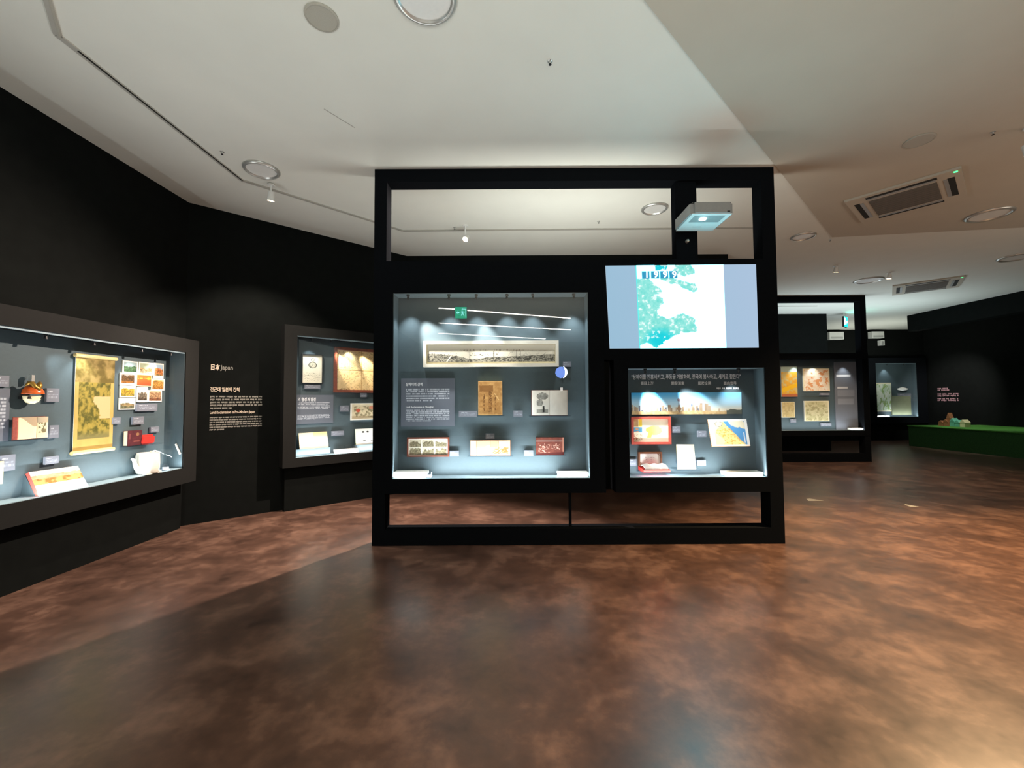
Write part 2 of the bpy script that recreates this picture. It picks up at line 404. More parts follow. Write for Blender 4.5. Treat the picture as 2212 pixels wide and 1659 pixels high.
# --- the kiosk
kx0, kx1 = -1.466, 2.83
kio = tag(empty('exhibition_kiosk', (0.68, 4.47, 0)), 'large black exhibition frame with two glass showcases and a projection board', 'kiosk')
fy0, fy1 = 4.392, 4.565
box('post', (kx0, kx0 + .132, fy0, fy1, 0, H - .001), 'black_frame', kio)
box('post', (kx1 - .14, kx1, fy0, fy1, 0, H - .001), 'black_frame', kio)
box('top_beam', (kx0 + .132, kx1 - .14, fy0, fy1, 3.86, H - .001), 'black_frame', kio)
box('bottom_beam', (kx0 + .132, kx1 - .14, fy0, fy1, 0, .165), 'black_frame', kio)
box('mount_post', (1.775, 2.005, 4.42, 4.54, 3.0, 3.86), 'black_frame', kio)
box('support_leg', (.597, .624, 4.47, 4.50, .165, .535), 'black_frame', kio)
def kiosk_case(P, name, outer, inner, lamps, D=.19):
    u0, z0, u1, z1 = outer; a0, b0, a1, b1 = inner; back = 0.0
    bm = bmesh.new()
    for d in ((u0, a0, z0, z1), (a1, u1, z0, z1), (a0, a1, z0, b0), (a0, a1, b1, z1)): pbx(bm, P, *d, -.03, D)
    bmesh.ops.remove_doubles(bm, verts=bm.verts[:], dist=1e-5)
    body = build(name, bm, 'black_frame', kio if P is K1B else None)
    e = .006
    pbox('back_panel', P, (a0, a1, b0, b1, -.03, 0), 'case_slate', body)
    pbox('side_liner', P, (a0 - .0005, a0 + e, b0 + e, b1 - e, 0, D - .012), 'case_slate', body)
    pbox('side_liner', P, (a1 - e, a1 + .0005, b0 + e, b1 - e, 0, D - .012), 'case_slate', body)
    pbox('ledge', P, (a0, a1, b0 - .0005, b0 + e, 0, D - .012), 'case_ledge', body)
    pbox('top_liner', P, (a0, a1, b1 - e, b1 + .0005, 0, D - .012), 'case_slate', body)
    pbox('glass_pane', P, (a0, a1, b0, b1, D - .010, D - .004), 'glass', body)
    for u in lamps:
        bm = bmesh.new(); lathe(bm, [(.018, 0), (.018, -.02), (.010, -.022), (.015, -.05), (.010, -.05), (.009, -.04)], P.at(u, b1 - e, D - .05), n=14)
        build('mini_spot', bm, 'dark_plastic', body)
    return body
C1_in = (-1.26, .685, .813, 2.65); C2_in = (1.225, .685, 2.668, 1.838)
L1 = [K1B.uz(x, 636, .14)[0] for x in (882, 970, 1029, 1095, 1151, 1239)]
L2 = [K1B.uz(x, 797, .14)[0] for x in (1393, 1457, 1594)]
kiosk_case(K1B, 'display_case', (kx0 + .132, .535, .974, 2.995), C1_in, L1, D=.198)
kiosk_case(K1B, 'display_case', (1.076, .535, kx1 - .14, 1.925), C2_in, L2, D=.198)
pan = box('screen_panel', (.975, kx1 - .14, 4.389, 4.60, 1.926, 3.0), 'black_frame', kio)

# projection board with the projected picture
def screen_paint(U, V):
    img = full(U, (148, 184, 208)); img = mix(img, (168, 190, 216), U * .8 + .1 * V)
    a, b = (1.338 - 1.02) / 1.588, (2.263 - 1.02) / 1.588
    x = (U - a) / (b - a); ins = (x >= 0) & (x <= 1)
    xx = np.clip(x, 0, 1); pic = full(U, (255, 255, 255)) * 1.0
    n = fbm(xx, V, 7, 7, 5) - .5; fine = fbm(xx, V, 30, 30, 9)
    X_, Y_ = xx + n * .10, V + (fbm(xx, V, 9, 9, 77) - .5) * .10
    def poly(pts):
        inside = np.zeros(U.shape, bool); k = len(pts)
        for i in range(k):
            (xa, ya), (xb, yb) = pts[i], pts[(i + 1) % k]
            inside ^= ((ya > Y_) != (yb > Y_)) & (X_ < (xb - xa) * (Y_ - ya) / (yb - ya + 1e-9) + xa)
        return inside
    lm = poly([(-.2, .72), (.16, .70), (.28, .62), (.33, .53), (.22, .47), (.26, .38), (.34, .35), (.42, .38), (.50, .43), (.62, .37), (.67, .20), (.60, .16), (.48, .19), (.42, .17), (.34, .10), (.2, .03), (.08, .07), (-.2, .06)])
    lm |= poly([(-.2, .83), (.15, .84), (.28, .66), (-.2, .68)]) | poly([(.28, .87), (.42, .84), (.55, .79), (.66, .77), (.70, .70), (.64, .65), (.52, .71), (.40, .76), (.32, .81)])
    dk = poly([(.18, 1.1), (.22, .95), (.34, .95), (.42, 1.1)]); lm |= dk | poly([(.44, 1.1), (.64, 1.1), (.66, .88), (.52, .89), (.44, .94)])
    teal = mix(full(U, (104, 216, 206)), (190, 242, 234), fine * 1.3 - .2); teal = mix(teal, (0, 206, 220), sm(-np.hypot(xx - .25, (V - .10) * 1.4), -.25, -.05)); teal[dk] = (20, 206, 220)
    pic[lm] = teal[lm]
    pic = mix(pic, (240, 255, 252), ((fine > .64) & lm) * .8)
    img[ins] = pic[ins]
    edge = (np.abs(x) < .008) & (x >= -.001); img[edge] = (90, 240, 236)
    for i in range(4):
        c = .065 + i * .105
        bxm = (x > c) & (x < c + .092) & (V > .84) & (V < .93); img[bxm] = (40, 150, 190)
    return img * 1.0
cor = [K1.at(1.035, 2.045, .008), K1.at(2.608, 2.046, .008), K1.at(2.604, 2.936, .008), K1.at(1.002, 2.930, .008)]
scr = slab('projection_board', cor, .006, screen_paint, 330, 190, parent=pan, side=(200, 210, 220), mat='projected_image')
for i, ch in enumerate('1999'):
    text('digit', ch, K1, 1.338 + .925 * (.085 + i * .105), 2.80, .011, .095, 'digit_light', pan, bold=.03)

# projector on its arm
pj = tag(empty('projector', (1.93, 4.12, 3.28)), 'white short throw projector hanging below the ceiling in front of the kiosk', 'projector')
bm = bmesh.new(); bx(bm, 1.72, 2.13, 3.90, 4.335, 3.28, 3.385)
bmesh.ops.bevel(bm, geom=[e for e in bm.edges if abs(e.verts[0].co.z - e.verts[1].co.z) > .05], offset=.035, segments=4, affect='EDGES')
bmesh.ops.recalc_face_normals(bm, faces=bm.faces); build('body', bm, 'grey_plastic', pj, bevel=.004)
bm = bmesh.new(); bx(bm, 1.735, 2.115, 3.915, 4.32, 3.274, 3.281); build('bottom_plate', bm, 'white_plastic', pj, bevel=.002)
box('lens_recess', (1.775, 2.07, 3.955, 4.10, 3.2715, 3.275), 'grey_plastic', pj)
bm = bmesh.new(); lathe(bm, [(.034, 0), (.032, -.008), (.015, -.013), (.0, -.014)], (1.88, 4.02, 3.272), n=20); build('lens', bm, 'lens_light', pj, smooth=True)
box('vent', (1.86, 1.95, 4.21, 4.218, 3.2725, 3.2745), 'grey_plastic', pj)
box('sensor', (2.06, 2.085, 3.895, 3.901, 3.285, 3.297), 'dark_plastic', pj)
box('mount_plate', (1.76, 2.08, 3.97, 4.30, 3.39, 3.405), 'grey_plastic', pj, bevel=.003)
box('gasket', (1.74, 2.11, 3.92, 4.32, 3.384, 3.391), 'dark_plastic', pj)
box('mount_arm', (1.86, 1.93, 4.05, 4.42, 3.404, 3.45), 'dark_plastic', pj, bevel=.004)
box('indicator', (1.885, 1.90, 4.045, 4.05, 3.42, 3.44), 'led_violet', pj)
bm = bmesh.new(); lathe(bm, [(.018, 0), (.018, .03), (.010, .04), (0, .04)], (1.89, 4.42, 3.20), axis=Vector((0, -1, 0)), n=14); build('mount_bolt', bm, 'chrome', pj)

# ------------------------------------------------------------------ exhibits: generic builders
def cap_paint(seed, lines=3):
    def f(U, V):
        img = full(U, (116, 120, 130)); rg = np.random.RandomState(seed)
        for k in range(lines):
            v0 = .78 - k * .22; m_ = (np.abs(V - v0) < .05) & (U > .08) & (U < (.5 if k == 0 else .9)) & (np.sin(U * 70 + k * 2 + seed) > -.5)
            img[m_] = (190, 196, 204) if k == 0 else (146, 152, 162)
        return img
    return f
CAPN = [0]
def caption(P, rect, label, off=.028, t=.02, group=None):
    CAPN[0] += 1
    u0, z0, u1, z1 = P.rect(*rect, off)
    o = slab('caption_card', P.corners(u0, z0, u1, z1, off), t, cap_paint(CAPN[0]), 26, 14, side=(140, 144, 156))
    return tag(o, label, 'caption card', group)
class Sub(Plane):
    """the same plane moved to a case's back panel"""
    def __init__(s, P, off): s.o = P.o + P.n * off; s.r = P.r; s.n = P.n
QA, QB, Q1 = Sub(PA, .015), Sub(PB, .015), K1B
def picture(P, rect, name, label, cat, func, nx, ny, t=.02, off=None, side=(235, 230, 215)):
    off = t if off is None else off
    u0, z0, u1, z1 = P.rect(*rect, off)
    return tag(slab(name, P.corners(u0, z0, u1, z1, off), t, func, nx, ny, side=side), label, cat)
def framed(P, rect, name, label, func, nx, ny, bar, mat, t=.035, mat_board=None, inset=0.0, inner=None, pad_mat='paper_cream', group=None):
    """frame + picture (+ mat board); rect is the frame's outer edge"""
    u0, z0, u1, z1 = P.rect(*rect, t)
    th = tag(empty(name, P.at((u0 + u1) / 2, z0, 0)), label, 'framed picture', group)
    ring('frame', P.corners(u0, z0, u1, z1, t), bar, t, mat, th)
    if inset: 
        pbox('mat_board', P, (u0 + bar, u1 - bar, z0 + bar, z1 - bar, 0, t * .45), pad_mat, th)
    a = bar + inset
    slab('picture', P.corners(u0 + a, z0 + a, u1 - a, z1 - a, t * .5 + (.002 if inset else 0)), t * .3, func, nx, ny, parent=th)
    return th
def open_book(P, rect, name, label, lf, rf, cover, off=.05, t=.022, arch=.010, split=.5, parent_cat='book', nx=40, ny=40, shelf=True):
    """an open book held upright: cover, two arched page blocks, a clear shelf below"""
    u0, z0, u1, z1 = P.rect(*rect, off)
    th = tag(empty(name, P.at((u0 + u1) / 2, z0, off * .5)), label, parent_cat)
    um = u0 + (u1 - u0) * split
    pbox('cover', P, (u0 - .006, u1 + .006, z0 - .004, z1 + .004, off - t - .006, off - t), cover, th)
    b = lambda U, V: arch * np.sin(np.pi * np.clip(U, 0, 1)) ** .7
    slab('page_block', P.corners(u0, z0, um - .001, z1, off - arch), t - arch, lf, nx, ny, parent=th, side=(206, 186, 140), bulge=b)
    slab('page_block', P.corners(um + .001, z0, u1, z1, off - arch), t - arch, rf, nx, ny, parent=th, side=(206, 186, 140), bulge=b)
    if shelf: pbox('clear_shelf', P, (u0 - .03, u1 + .03, z0 - .012, z0 - .005, 0, off + .02), 'acrylic', th)
    return th
def closed_book(P, rect, name, label, func, cover_side, off=.045, t=.04, nx=50, ny=60, cat='book', shelf=True):
    u0, z0, u1, z1 = P.rect(*rect, off)
    th = tag(empty(name, P.at((u0 + u1) / 2, z0, off * .5)), label, cat)
    slab('front_cover', P.corners(u0, z0, u1, z1, off), .004, func, nx, ny, parent=th, side=cover_side)
    pbox('page_block', P, (u0 + .004, u1 - .004, z0 + .004, z1 - .004, off - t + .004, off - .004), 'paper_cream', th)
    slab('back_cover', P.corners(u0, z0, u1, z1, off - t + .004), .004, lambda U, V: full(U, cover_side), 3, 3, parent=th, side=cover_side)
    if shelf: pbox('clear_shelf', P, (u0 - .02, u1 + .02, z0 - .010, z0 - .003, 0, off + .01), 'acrylic', th)
    return th
def text_panel(P, rect, label, title, sub, off=.012, seed=1, col_=(96, 102, 112), layout=None, tw=None, sw=None, group=None):
    """grey information panel: raised headings plus rows of fine print"""
    u0, z0, u1, z1 = P.rect(*rect, off)
    if P is QB: u0 = 1.224
    W_, H_ = u1 - u0, z1 - z0
    def f(U, V):
        img = full(U, col_); rg = np.random.RandomState(seed)
        g = rg.rand(60, 400)
        for (v0, v1, rows, last, cwn) in layout['blocks']:
            for k in range(rows):
                vc = v0 + (v1 - v0) * k / max(rows - 1, 1); hh = abs(v1 - v0) / max(rows - 1, 1) * .30
                end = .90 if k < rows - 1 else .09 + .81 * last
                cells = g[k + int(v0 * 20), np.clip((U * cwn).astype(int), 0, 399)]
                m_ = (np.abs(V - vc) < hh) & (U > .09) & (U < end) & (cells > .16)
                img[m_] = C3((146, 152, 160)) + (cells[m_] * 40)[:, None]
        return img
    o = slab('information_panel', P.corners(u0, z0, u1, z1, off), off, f, 150, 150, side=col_)
    tag(o, label, 'text panel', group)
    if title: text('heading', title, P, u0 + W_ * .09, z0 + H_ * layout['tz'], off + .001, H_ * layout['ts'], 'letter_white', o, bold=.02, width=tw and tw * W_)
    if sub: text('heading', sub, P, u0 + W_ * .09, z0 + H_ * layout['sz'], off + .001, H_ * layout['ss'], 'letter_white', o, bold=.015, width=sw and sw * W_)
    return o
PAPER = (238, 232, 214)
def paper(c=PAPER, var=10, seed=3):
    return lambda U, V: full(U, c) + ((fbm(U, V, 6, 6, seed) - .5) * var * 2)[..., None]

# ------------------------------------------------------------------ exhibits in the kiosk's large case
def panorama_paint(U, V):
    img = mix(full(U, (214, 206, 184)), (240, 234, 216), V)
    n = fbm(U, V, 26, 4, 11); nf = fbm(U, V, 110, 16, 17); sky = fbm(U, U * 0 + .3, 40, 2, 23); sk2 = vnoise(U, U * 0 + .2, 160, 2, 29)
    far = .62 + .05 * sky + .07 * (sk2 > .62) * sm(np.abs(U - .5), .45, .1)
    m_ = (V < far) & (V > .585); img[m_] = mix(full(U, (150, 142, 124)), (196, 186, 164), nf)[m_]
    m_ = (V < .585); img[m_] = mix(full(U, (222, 214, 194)), (204, 196, 176), n)[m_]
    boats = (nf > .70) & (V < .56) & (V > .36); img[boats] = (96, 92, 82)
    shore = .30 + .18 * sm(-U, -.30, -.02) + .12 * sm(U, .62, 1.0) + .10 * (n - .5) - .14 * sm(-np.abs(U - .36), -.14, 0)
    m_ = V < shore; g = mix(full(U, (64, 62, 54)), (168, 162, 144), sm(nf, .25, .72)); img[m_] = g[m_]
    for x, h in ((.33, .30), (.52, .42), (.70, .50), (.73, .46), (.86, .30)):
        m_ = (np.abs(U - x) < .0022) & (V < h + .18) & (V > .1); img[m_] = (74, 72, 66)
    m_ = (np.abs((U - .16) - (V - .1) * .10) < .006) & (V < .36); img[m_] = (226, 220, 200)
    return img
u0, z0, u1, z1 = Q1.rect(914, 736, 1207, 792, .05)
pn = tag(empty('framed_panorama', Q1.at((u0 + u1) / 2, z0, 0)), 'long black and white river panorama photograph in a pale frame', 'framed picture')
ring('frame', Q1.corners(u0, z0, u1, z1, .05), .035, .05, 'frame_silver', pn)
pbox('mat_board', Q1, (u0 + .03, u1 - .03, z0 + .03, z1 - .03, 0, .028), 'paper_cream', pn)
slab('photograph', Q1.corners(u0 + .045, z0 + .055, u1 - .04, z1 - .04, .034), .006, panorama_paint, 300, 50, parent=pn)
caption(Q1, (1216, 781, 1234, 792), 'small grey caption card at the right end of the panorama photograph')
LAY1 = dict(blocks=[(.765, .535, 6, .60, 62), (.335, .115, 7, .58, 90)], tz=.845, ts=.075, sz=.385, ss=.050)
text_panel(Q1, (866, 817, 982, 921), 'grey information panel headed 상하이의 간척 in the large kiosk showcase', '상하이의 간척', 'Land Reclamation in Shanghai', layout=LAY1, tw=.31, sw=.51)
def tan_paint(U, V):
    n = fbm(U, V, 8, 12, 31); img = mix(full(U, (150, 104, 54)), (206, 162, 100), n * 1.2 - .1)
    m_ = (np.abs(V - .78) < .07 + .04 * n) & (U < .62) & (U > .06); img[m_] = mix(img, full(U, (122, 80, 36)), np.full(U.shape, .75))[m_]
    for x, a, b in ((.24, .12, .62), (.50, .10, .70), (.72, .15, .62)):
        m_ = (np.abs(U - x) < (.055 if x == .5 else .035)) & (V > a) & (V < b) & (fbm(U, V, 30, 40, int(x * 100)) > .48); img[m_] = (112, 74, 34)
    m_ = (np.abs((U - .66) - (.66 - V) * .9) < .018) & (V > .45) & (V < .64); img[m_] = (226, 186, 124)
    edge = np.minimum(np.minimum(U, 1 - U), np.minimum(V, 1 - V)) < .03; img[edge] = img[edge] * .6 + C3((226, 190, 130)) * .4
    return img
closed_book(Q1, (1033, 823, 1085, 897), 'antique_book', 'worn tan covered old book standing upright in the kiosk case', tan_paint, (150, 104, 56), off=.05, t=.04)
caption(Q1, (991, 888, 1030, 901), 'wide grey caption card left of the tan book')
caption(Q1, (1109, 887, 1129, 900), 'square grey caption card between tan book and white open book')
def left_page(U, V):
    img = paper((240, 236, 224), 8, 41)(U, V); n = fbm(U, V, 12, 12, 43)
    for cx, cy, rx, ry in ((.60, .76, .30, .13), (.44, .50, .17, .13)):
        d = np.hypot((U - cx) / rx, (V - cy) / ry); m_ = d < 1; img[m_] = mix(full(U, (96, 96, 90)), (206, 204, 194), n)[m_]; img[(d > 1) & (d < 1.08)] = (120, 118, 108)
    m_ = (U > .28) & (U < .9) & (V > .10) & (V < .24); img[m_] = mix(full(U, (120, 120, 112)), (186, 184, 172), n)[m_]
    m_ = (np.abs(U - .66) < .04 + .03 * n) & (V > .12) & (V < .36); img[m_] = (52, 52, 48)
    return img
def right_page(U, V):
    img = paper((216, 210, 198), 8, 47)(U, V); m_ = np.abs(U - .68) < .008; img[m_] = (180, 172, 156); return img
ob = open_book(Q1, (1149, 843, 1226, 897), 'open_book', 'white open book with oval pictures on the left page', left_page, right_page, 'leather_brown', off=.06)
uu, zz = Q1.uz(1213, 841, .05); pbox('page_clip', Q1, (uu - .012, uu + .012, zz - .02, zz + .02, .035, .066), 'satin_white', ob, bevel=.005)
def six_paint(U, V):
    img = full(U, (244, 240, 226)); k = fbm(U, V, 26, 12, 53); fine = fbm(U, V, 60, 26, 55)
    for j in range(2):
        for i in range(3):
            a, b = .03 + i * .325, .52 - j * .46; m_ = (U > a) & (U < a + .285) & (V > b) & (V < b + .40)
            sky = V > b + .12 + .35 * (fbm(U, V * 0 + .5, 14, 2, 60 + i + 3 * j))
            g = mix(full(U, (74, 66, 48)), (196, 186, 150), fine * 1.3 - .15); g[sky] = mix(full(U, (236, 230, 206)), (206, 198, 168), k)[sky]
            img[m_] = g[m_]
    return img
framed(Q1, (879, 945, 970, 987), 'framed_photo_strip', 'reddish wooden frame holding six small old photographs', six_paint, 130, 60, .014, 'wood_red', t=.03)
caption(Q1, (971, 974, 991, 986), 'small caption card touching the frame of six photographs')
caption(Q1, (1049, 937, 1068, 948), 'small caption card above the open cream booklet')
def cream_l(U, V):
    img = paper((240, 214, 168), 10, 61)(U, V); m_ = (V > .70 - .3 * np.sin(U * 3.1) ** 2 * .6) & (U > .3); img[m_] = (224, 178, 140); m_ = np.abs(U - .3) < .008; img[m_] = (150, 90, 70); return img
def cream_r(U, V):
    img = paper((240, 212, 160), 10, 63)(U, V); n = fbm(U, V, 14, 14, 65); m_ = (V < .55) & (V > .12) & (U > .12) & (U < .92) & (n > .46); img[m_] = (166, 116, 66)
    m_ = (V > .55) & (U < .35 + .1 * (V - .5)); img[m_] = (206, 160, 130); m_ = (np.abs(U - .42) < .01) & (V > .1); img[m_] = (130, 100, 70); return img
open_book(Q1, (1016, 952, 1102, 984), 'open_booklet', 'low wide open cream booklet in the bottom row of the kiosk case', cream_l, cream_r, 'wood_red', off=.06)
def brown_paint(U, V):
    n = fbm(U, V, 10, 8, 71); f = fbm(U, V, 26, 22, 73); img = mix(full(U, (88, 42, 34)), (132, 72, 58), n)
    m_ = (np.abs(V - .80) < .05); img[m_] = img[m_] * .6 + 60
    m_ = (f > .60) & (V < .66) & (V > .12) & (((U > .1) & (U < .5)) | ((U > .55) & (U < .85) & (V > .3))); img[m_] = (206, 168, 152)
    m_ = U > .94; img[m_] = (176, 120, 100); m_ = V < .08 + .10 * U; img[m_] = (84, 30, 26)
    return img
closed_book(Q1, (1158, 945, 1218, 983), 'leather_book', 'scuffed brown leather book lying against the kiosk back wall', brown_paint, (84, 40, 34), off=.055, t=.05)
caption(Q1, (1132, 973, 1152, 985), 'small caption card left of the brown leather book')
def ledge_block(P, rect, label, off=.16, depth=.12, z0=None):
    u0, z0_, u1, z1 = P.rect(*rect, off)
    z0_ = z0 if z0 is not None else z0_
    th = tag(empty('humidity_tray', P.at((u0 + u1) / 2, z0_, off - depth / 2)), label, 'tray')
    pbox('tray', P, (u0, u1, z0_, z0_ + (z1 - z0_) * .55, off - depth, off), 'white_block', th, bevel=.004)
    pbox('lid', P, (u0 - .003, u1 + .003, z0_ + (z1 - z0_) * .55, z1, off - depth - .002, off + .003), 'white_block', th, bevel=.004)
    return th
def hygrometer(P, px, py, r, h, label, off, z0):
    u, z = P.uz(px, py, off); th = tag(empty('hygrometer', P.at(u, z0, off)), label, 'hygrometer')
    bm = bmesh.new(); lathe(bm, [(0, 0), (r, 0), (r, h * .9), (r * .9, h), (0, h)], P.at(u, z0, off), n=22); build('housing', bm, 'acrylic', th, smooth=False)
    bm = bmesh.new(); lathe(bm, [(0, 0), (r * .8, 0), (r * .8, h * .45), (0, h * .45)], P.at(u, z0 + .004, off), n=22); build('core', bm, 'card_grey', th)
ZL = .6915
ledge_block(Q1, (850, 1020, 921, 1033), 'white tray on the ledge at the left end of the large kiosk case', z0=ZL)
ledge_block(Q1, (1206, 1021, 1271, 1034), 'white tray on the ledge at the right end of the large kiosk case', z0=ZL)
hygrometer(Q1, 928, 1026, .034, .062, 'clear round hygrometer beside the white tray in the large kiosk case', .13, ZL)

# ------------------------------------------------------------------ exhibits in the kiosk's right case
qt = tag(empty('wall_quote', Q1.at(1.82, 1.55, 0)), 'white Korean and Chinese quotation lettered above the skyline print', 'lettering')
u0, zq = Q1.uz(1364, 819, .004); u1, _ = Q1.uz(1600, 819, .004)
text('quote_line', '"상하이를 진흥시키고, 푸동을 개발하며, 전국에 봉사하고, 세계로 향한다"', Q1, u0, zq, .002, .062, 'letter_white', qt, bold=.012, width=u1 - u0)
for (xa, xb, s) in ((1384, 1412, '振興上海'), (1450, 1478, '開發浦東'), (1508, 1536, '服務全國'), (1563, 1591, '面向世界')):
    a, zz = Q1.uz(xa, 831, .004); b, _ = Q1.uz(xb, 831, .004); text('quote_word', s, Q1, a, zz, .002, .040, 'letter_white', qt, bold=.012, width=b - a)
a, zz = Q1.uz(1548, 837, .004); b, _ = Q1.uz(1600, 837, .004)
word_rows('quote_source', Q1, a, b, zz, .03, 1, .022, .003, 'letter_white', qt, seed=4, last=1, cw=.016)
def skyline_paint(U, V):
    img = mix(full(U, (226, 214, 190)), (176, 214, 234), sm(V, .12, .55)); img = mix(img, (58, 158, 214), sm(V, .5, 1.0) * (1 - .5 * U))
    rg = np.random.RandomState(8)
    for k in range(70):
        c = rg.rand(); dens = 1.0 if (.36 < c < .74 or c < .14) else .35
        if rg.rand() > dens: continue
        wv = .004 + .008 * rg.rand(); h = (.12 + .26 * rg.rand()) * (1.15 if .42 < c < .7 else .9); 
        if .74 < c: h *= .55
        colr = C3((150, 128, 104)) + rg.rand() * 50 - 10
        if rg.rand() > .75: colr = C3((86, 92, 108))
        m_ = (np.abs(U - c) < wv) & (V < .10 + h); img[m_] = colr
    n = fbm(U, U * 0, 60, 2, 12); m_ = V < .10 + .10 * n; img[m_] = mix(full(U, (176, 138, 92)), (226, 200, 150), fbm(U, V, 50, 6, 14))[m_]
    x0 = .432
    for cx, wv, a, b in ((x0, .004, .1, .72), (x0, .0018, .7, .92)):
        m_ = (np.abs(U - cx) < wv) & (V > a) & (V < b); img[m_] = (128, 118, 126)
    m_ = np.hypot((U - x0) * 4.9, V - .66) < .075; img[m_] = (126, 108, 118); m_ = np.hypot((U - x0) * 4.9, V - .26) < .10; img[m_] = (160, 128, 100)
    m_ = (np.abs(U - .548) < .007) & (V > .36) & (V < .47); img[m_] = (90, 110, 150)
    m_ = (U > .86) & (V < .16 + .12 * vnoise(U, U * 0, 40, 2, 3)); img[m_] = (98, 102, 92)
    return img
sk = picture(Q1, (1364, 848, 1602, 895), 'skyline_print', 'wide colour print of a city skyline with tower and blue sky', 'picture', skyline_paint, 300, 60, t=.03, side=(60, 66, 72))
def red_map(U, V):
    img = paper((246, 232, 202), 5, 81)(U, V); n = fbm(U, V, 7, 7, 83)
    m_ = (U < .14) & (V > .66); img[m_] = mix(full(U, (150, 112, 70)), (216, 180, 130), n)[m_]
    m_ = (U >= .15) & (U < .25) & (V > .66); img[m_] = (244, 208, 74)
    m_ = (U < .25) & (V > .43) & (V < .64); img[m_] = mix(full(U, (92, 158, 190)), (226, 160, 110), (fbm(U, V, 10, 16, 85) > .56) * 1.0)[m_]
    m_ = (U < .25) & (V < .32) & (V > .1) & (fbm(U, V, 34, 22, 87) > .58); img[m_] = (196, 130, 100)
    r = np.hypot((U - .58) * 1.05, (V - .50) * .95) ; m_ = (r < .21 + .16 * (n - .5)) & (U > .34); img[m_] = mix(full(U, (240, 192, 96)), (248, 222, 150), sm(U, .42, .72))[m_]
    m_ = (np.abs(U - .46 - .2 * (V - .25)) < .06) & (V > .18) & (V < .42); img[m_] = (240, 196, 104)
    m_ = (np.abs(U - .28) < .004); img[m_] = (214, 190, 150)
    return img
framed(Q1, (1364, 900, 1450, 960), 'framed_map', 'red framed city map beneath the skyline print', red_map, 110, 80, .026, 'frame_red', t=.035)
caption(Q1, (1452, 921, 1470, 935), 'grey caption card to the right of the red framed map')
caption(Q1, (1507, 931, 1526, 944), 'grey caption card to the left of the blue coast map')
def coast_map(U, V):
    img = full(U, (244, 242, 236)); n = fbm(U, V, 8, 8, 91); fine = fbm(U, V, 24, 24, 93)
    ins = (U > .12) & (U < .93) & (V > .06) & (V < .92)
    sea = (U + (V - .5) * .62 > .62 + .05 * (n - .5)) ; land = ~sea
    pic = full(U, (92, 154, 206)); lg = mix(full(U, (244, 222, 150)), (232, 170, 86), sm(fine, .5, .68)); lg[(U - .12) < .14 + .10 * np.sin(V * 9)] = (226, 206, 184)
    pic[land] = lg[land]; isl = sea & (V > .62) & ((np.hypot((U - .72) * 1.0, (V - .92) * .8) < .16 + .06 * n) | (np.hypot(U - .92, V - .76) < .13)); pic[isl] = (236, 226, 196)
    pic[(np.abs(U - .88) < .012) & (V > .12) & (V < .50)] = (226, 232, 240); pic[land & (np.hypot(U - .26, V - .82) < .10) & (np.hypot(U - .26, V - .82) > .085)] = (120, 130, 110)
    img[ins] = pic[ins]; return img
cb = [Q1.at(*Q1.uz(1538, 964, .14), .14), Q1.at(*Q1.uz(1621, 963, .14), .14), Q1.at(*Q1.uz(1612, 905, .04), .04), Q1.at(*Q1.uz(1529, 906, .04), .04)]
th = tag(empty('map_booklet', (cb[0] + cb[1]) / 2), 'white bordered coast map booklet leaning on a stand, blue sea at right', 'booklet')
slab('map_sheet', cb, .012, coast_map, 110, 80, parent=th, side=(206, 140, 90))
def wedge(name, a, b, c, d, P, mat, parent):
    """support between a tilted sheet and the back panel"""
    pts = []
    for p in (a, b, c, d): off = (p - P.o).dot(P.n); pts += [p - P.n * .012, p - P.n * off]
    bm = bmesh.new(); v = [bm.verts.new(p) for p in pts]
    for f in ((0, 2, 4, 6), (1, 7, 5, 3), (0, 1, 3, 2), (2, 3, 5, 4), (4, 5, 7, 6), (6, 7, 1, 0)): bm.faces.new([v[i] for i in f])
    return build(name, bm, mat, parent)
mid = [x * .8 + (cb[0] + cb[1] + cb[2] + cb[3]) * .05 for x in cb]; wedge('stand', *mid, Q1, 'acrylic', th)
# gift box with a certificate in the lid and white satin lining
u0, z0, u1, z1 = Q1.rect(1380, 977, 1435, 1016, .05)
gb = tag(empty('presentation_box', Q1.at((u0 + u1) / 2, z0, .05)), 'open red presentation box with certificate in lid and white satin lining', 'box')
def cert(U, V):
    img = mix(full(U, (250, 240, 232)), (238, 176, 176), sm(-np.hypot(U - .5, V - .15), -.55, -.1)); n = fbm(U, V, 34, 20, 95)
    for v in (.62, .44, .28): m_ = (np.abs(V - v) < .045) & (np.abs(U - .5) < .26 - abs(v - .62) * .4) & (n > .52); img[m_] = (196, 140, 140)
    m_ = (np.abs((1 - U) * 1.4 + (1 - V) - .22) < .03) | (np.abs(U * 1.4 + V - .22) < .03); img[m_] = (166, 70, 60); return img
zb = z0 + (z1 - z0) * .24
ring('lid', Q1.corners(u0, zb, u1 - .02, z1, .045), .016, .04, 'frame_brown', gb)
slab('certificate', Q1.corners(u0 + .014, zb + .012, u1 - .034, z1 - .014, .022), .006, cert, 60, 44, parent=gb)
bm = bmesh.new(); hexa(bm, [Q1.at(u0 + .02, z0, .15), Q1.at(u1 + .03, z0, .15), Q1.at(u1, z0, .02), Q1.at(u0, z0, .02), Q1.at(u0 + .02, z0 + .018, .15), Q1.at(u1 + .03, z0 + .018, .15), Q1.at(u1, zb, .02), Q1.at(u0, zb, .02)]); build('base', bm, 'red_paper', gb)
def lining(U, V): return full(U, (246, 240, 236)) + ((fbm(U, V, 8, 4, 97) - .5) * 18)[..., None]
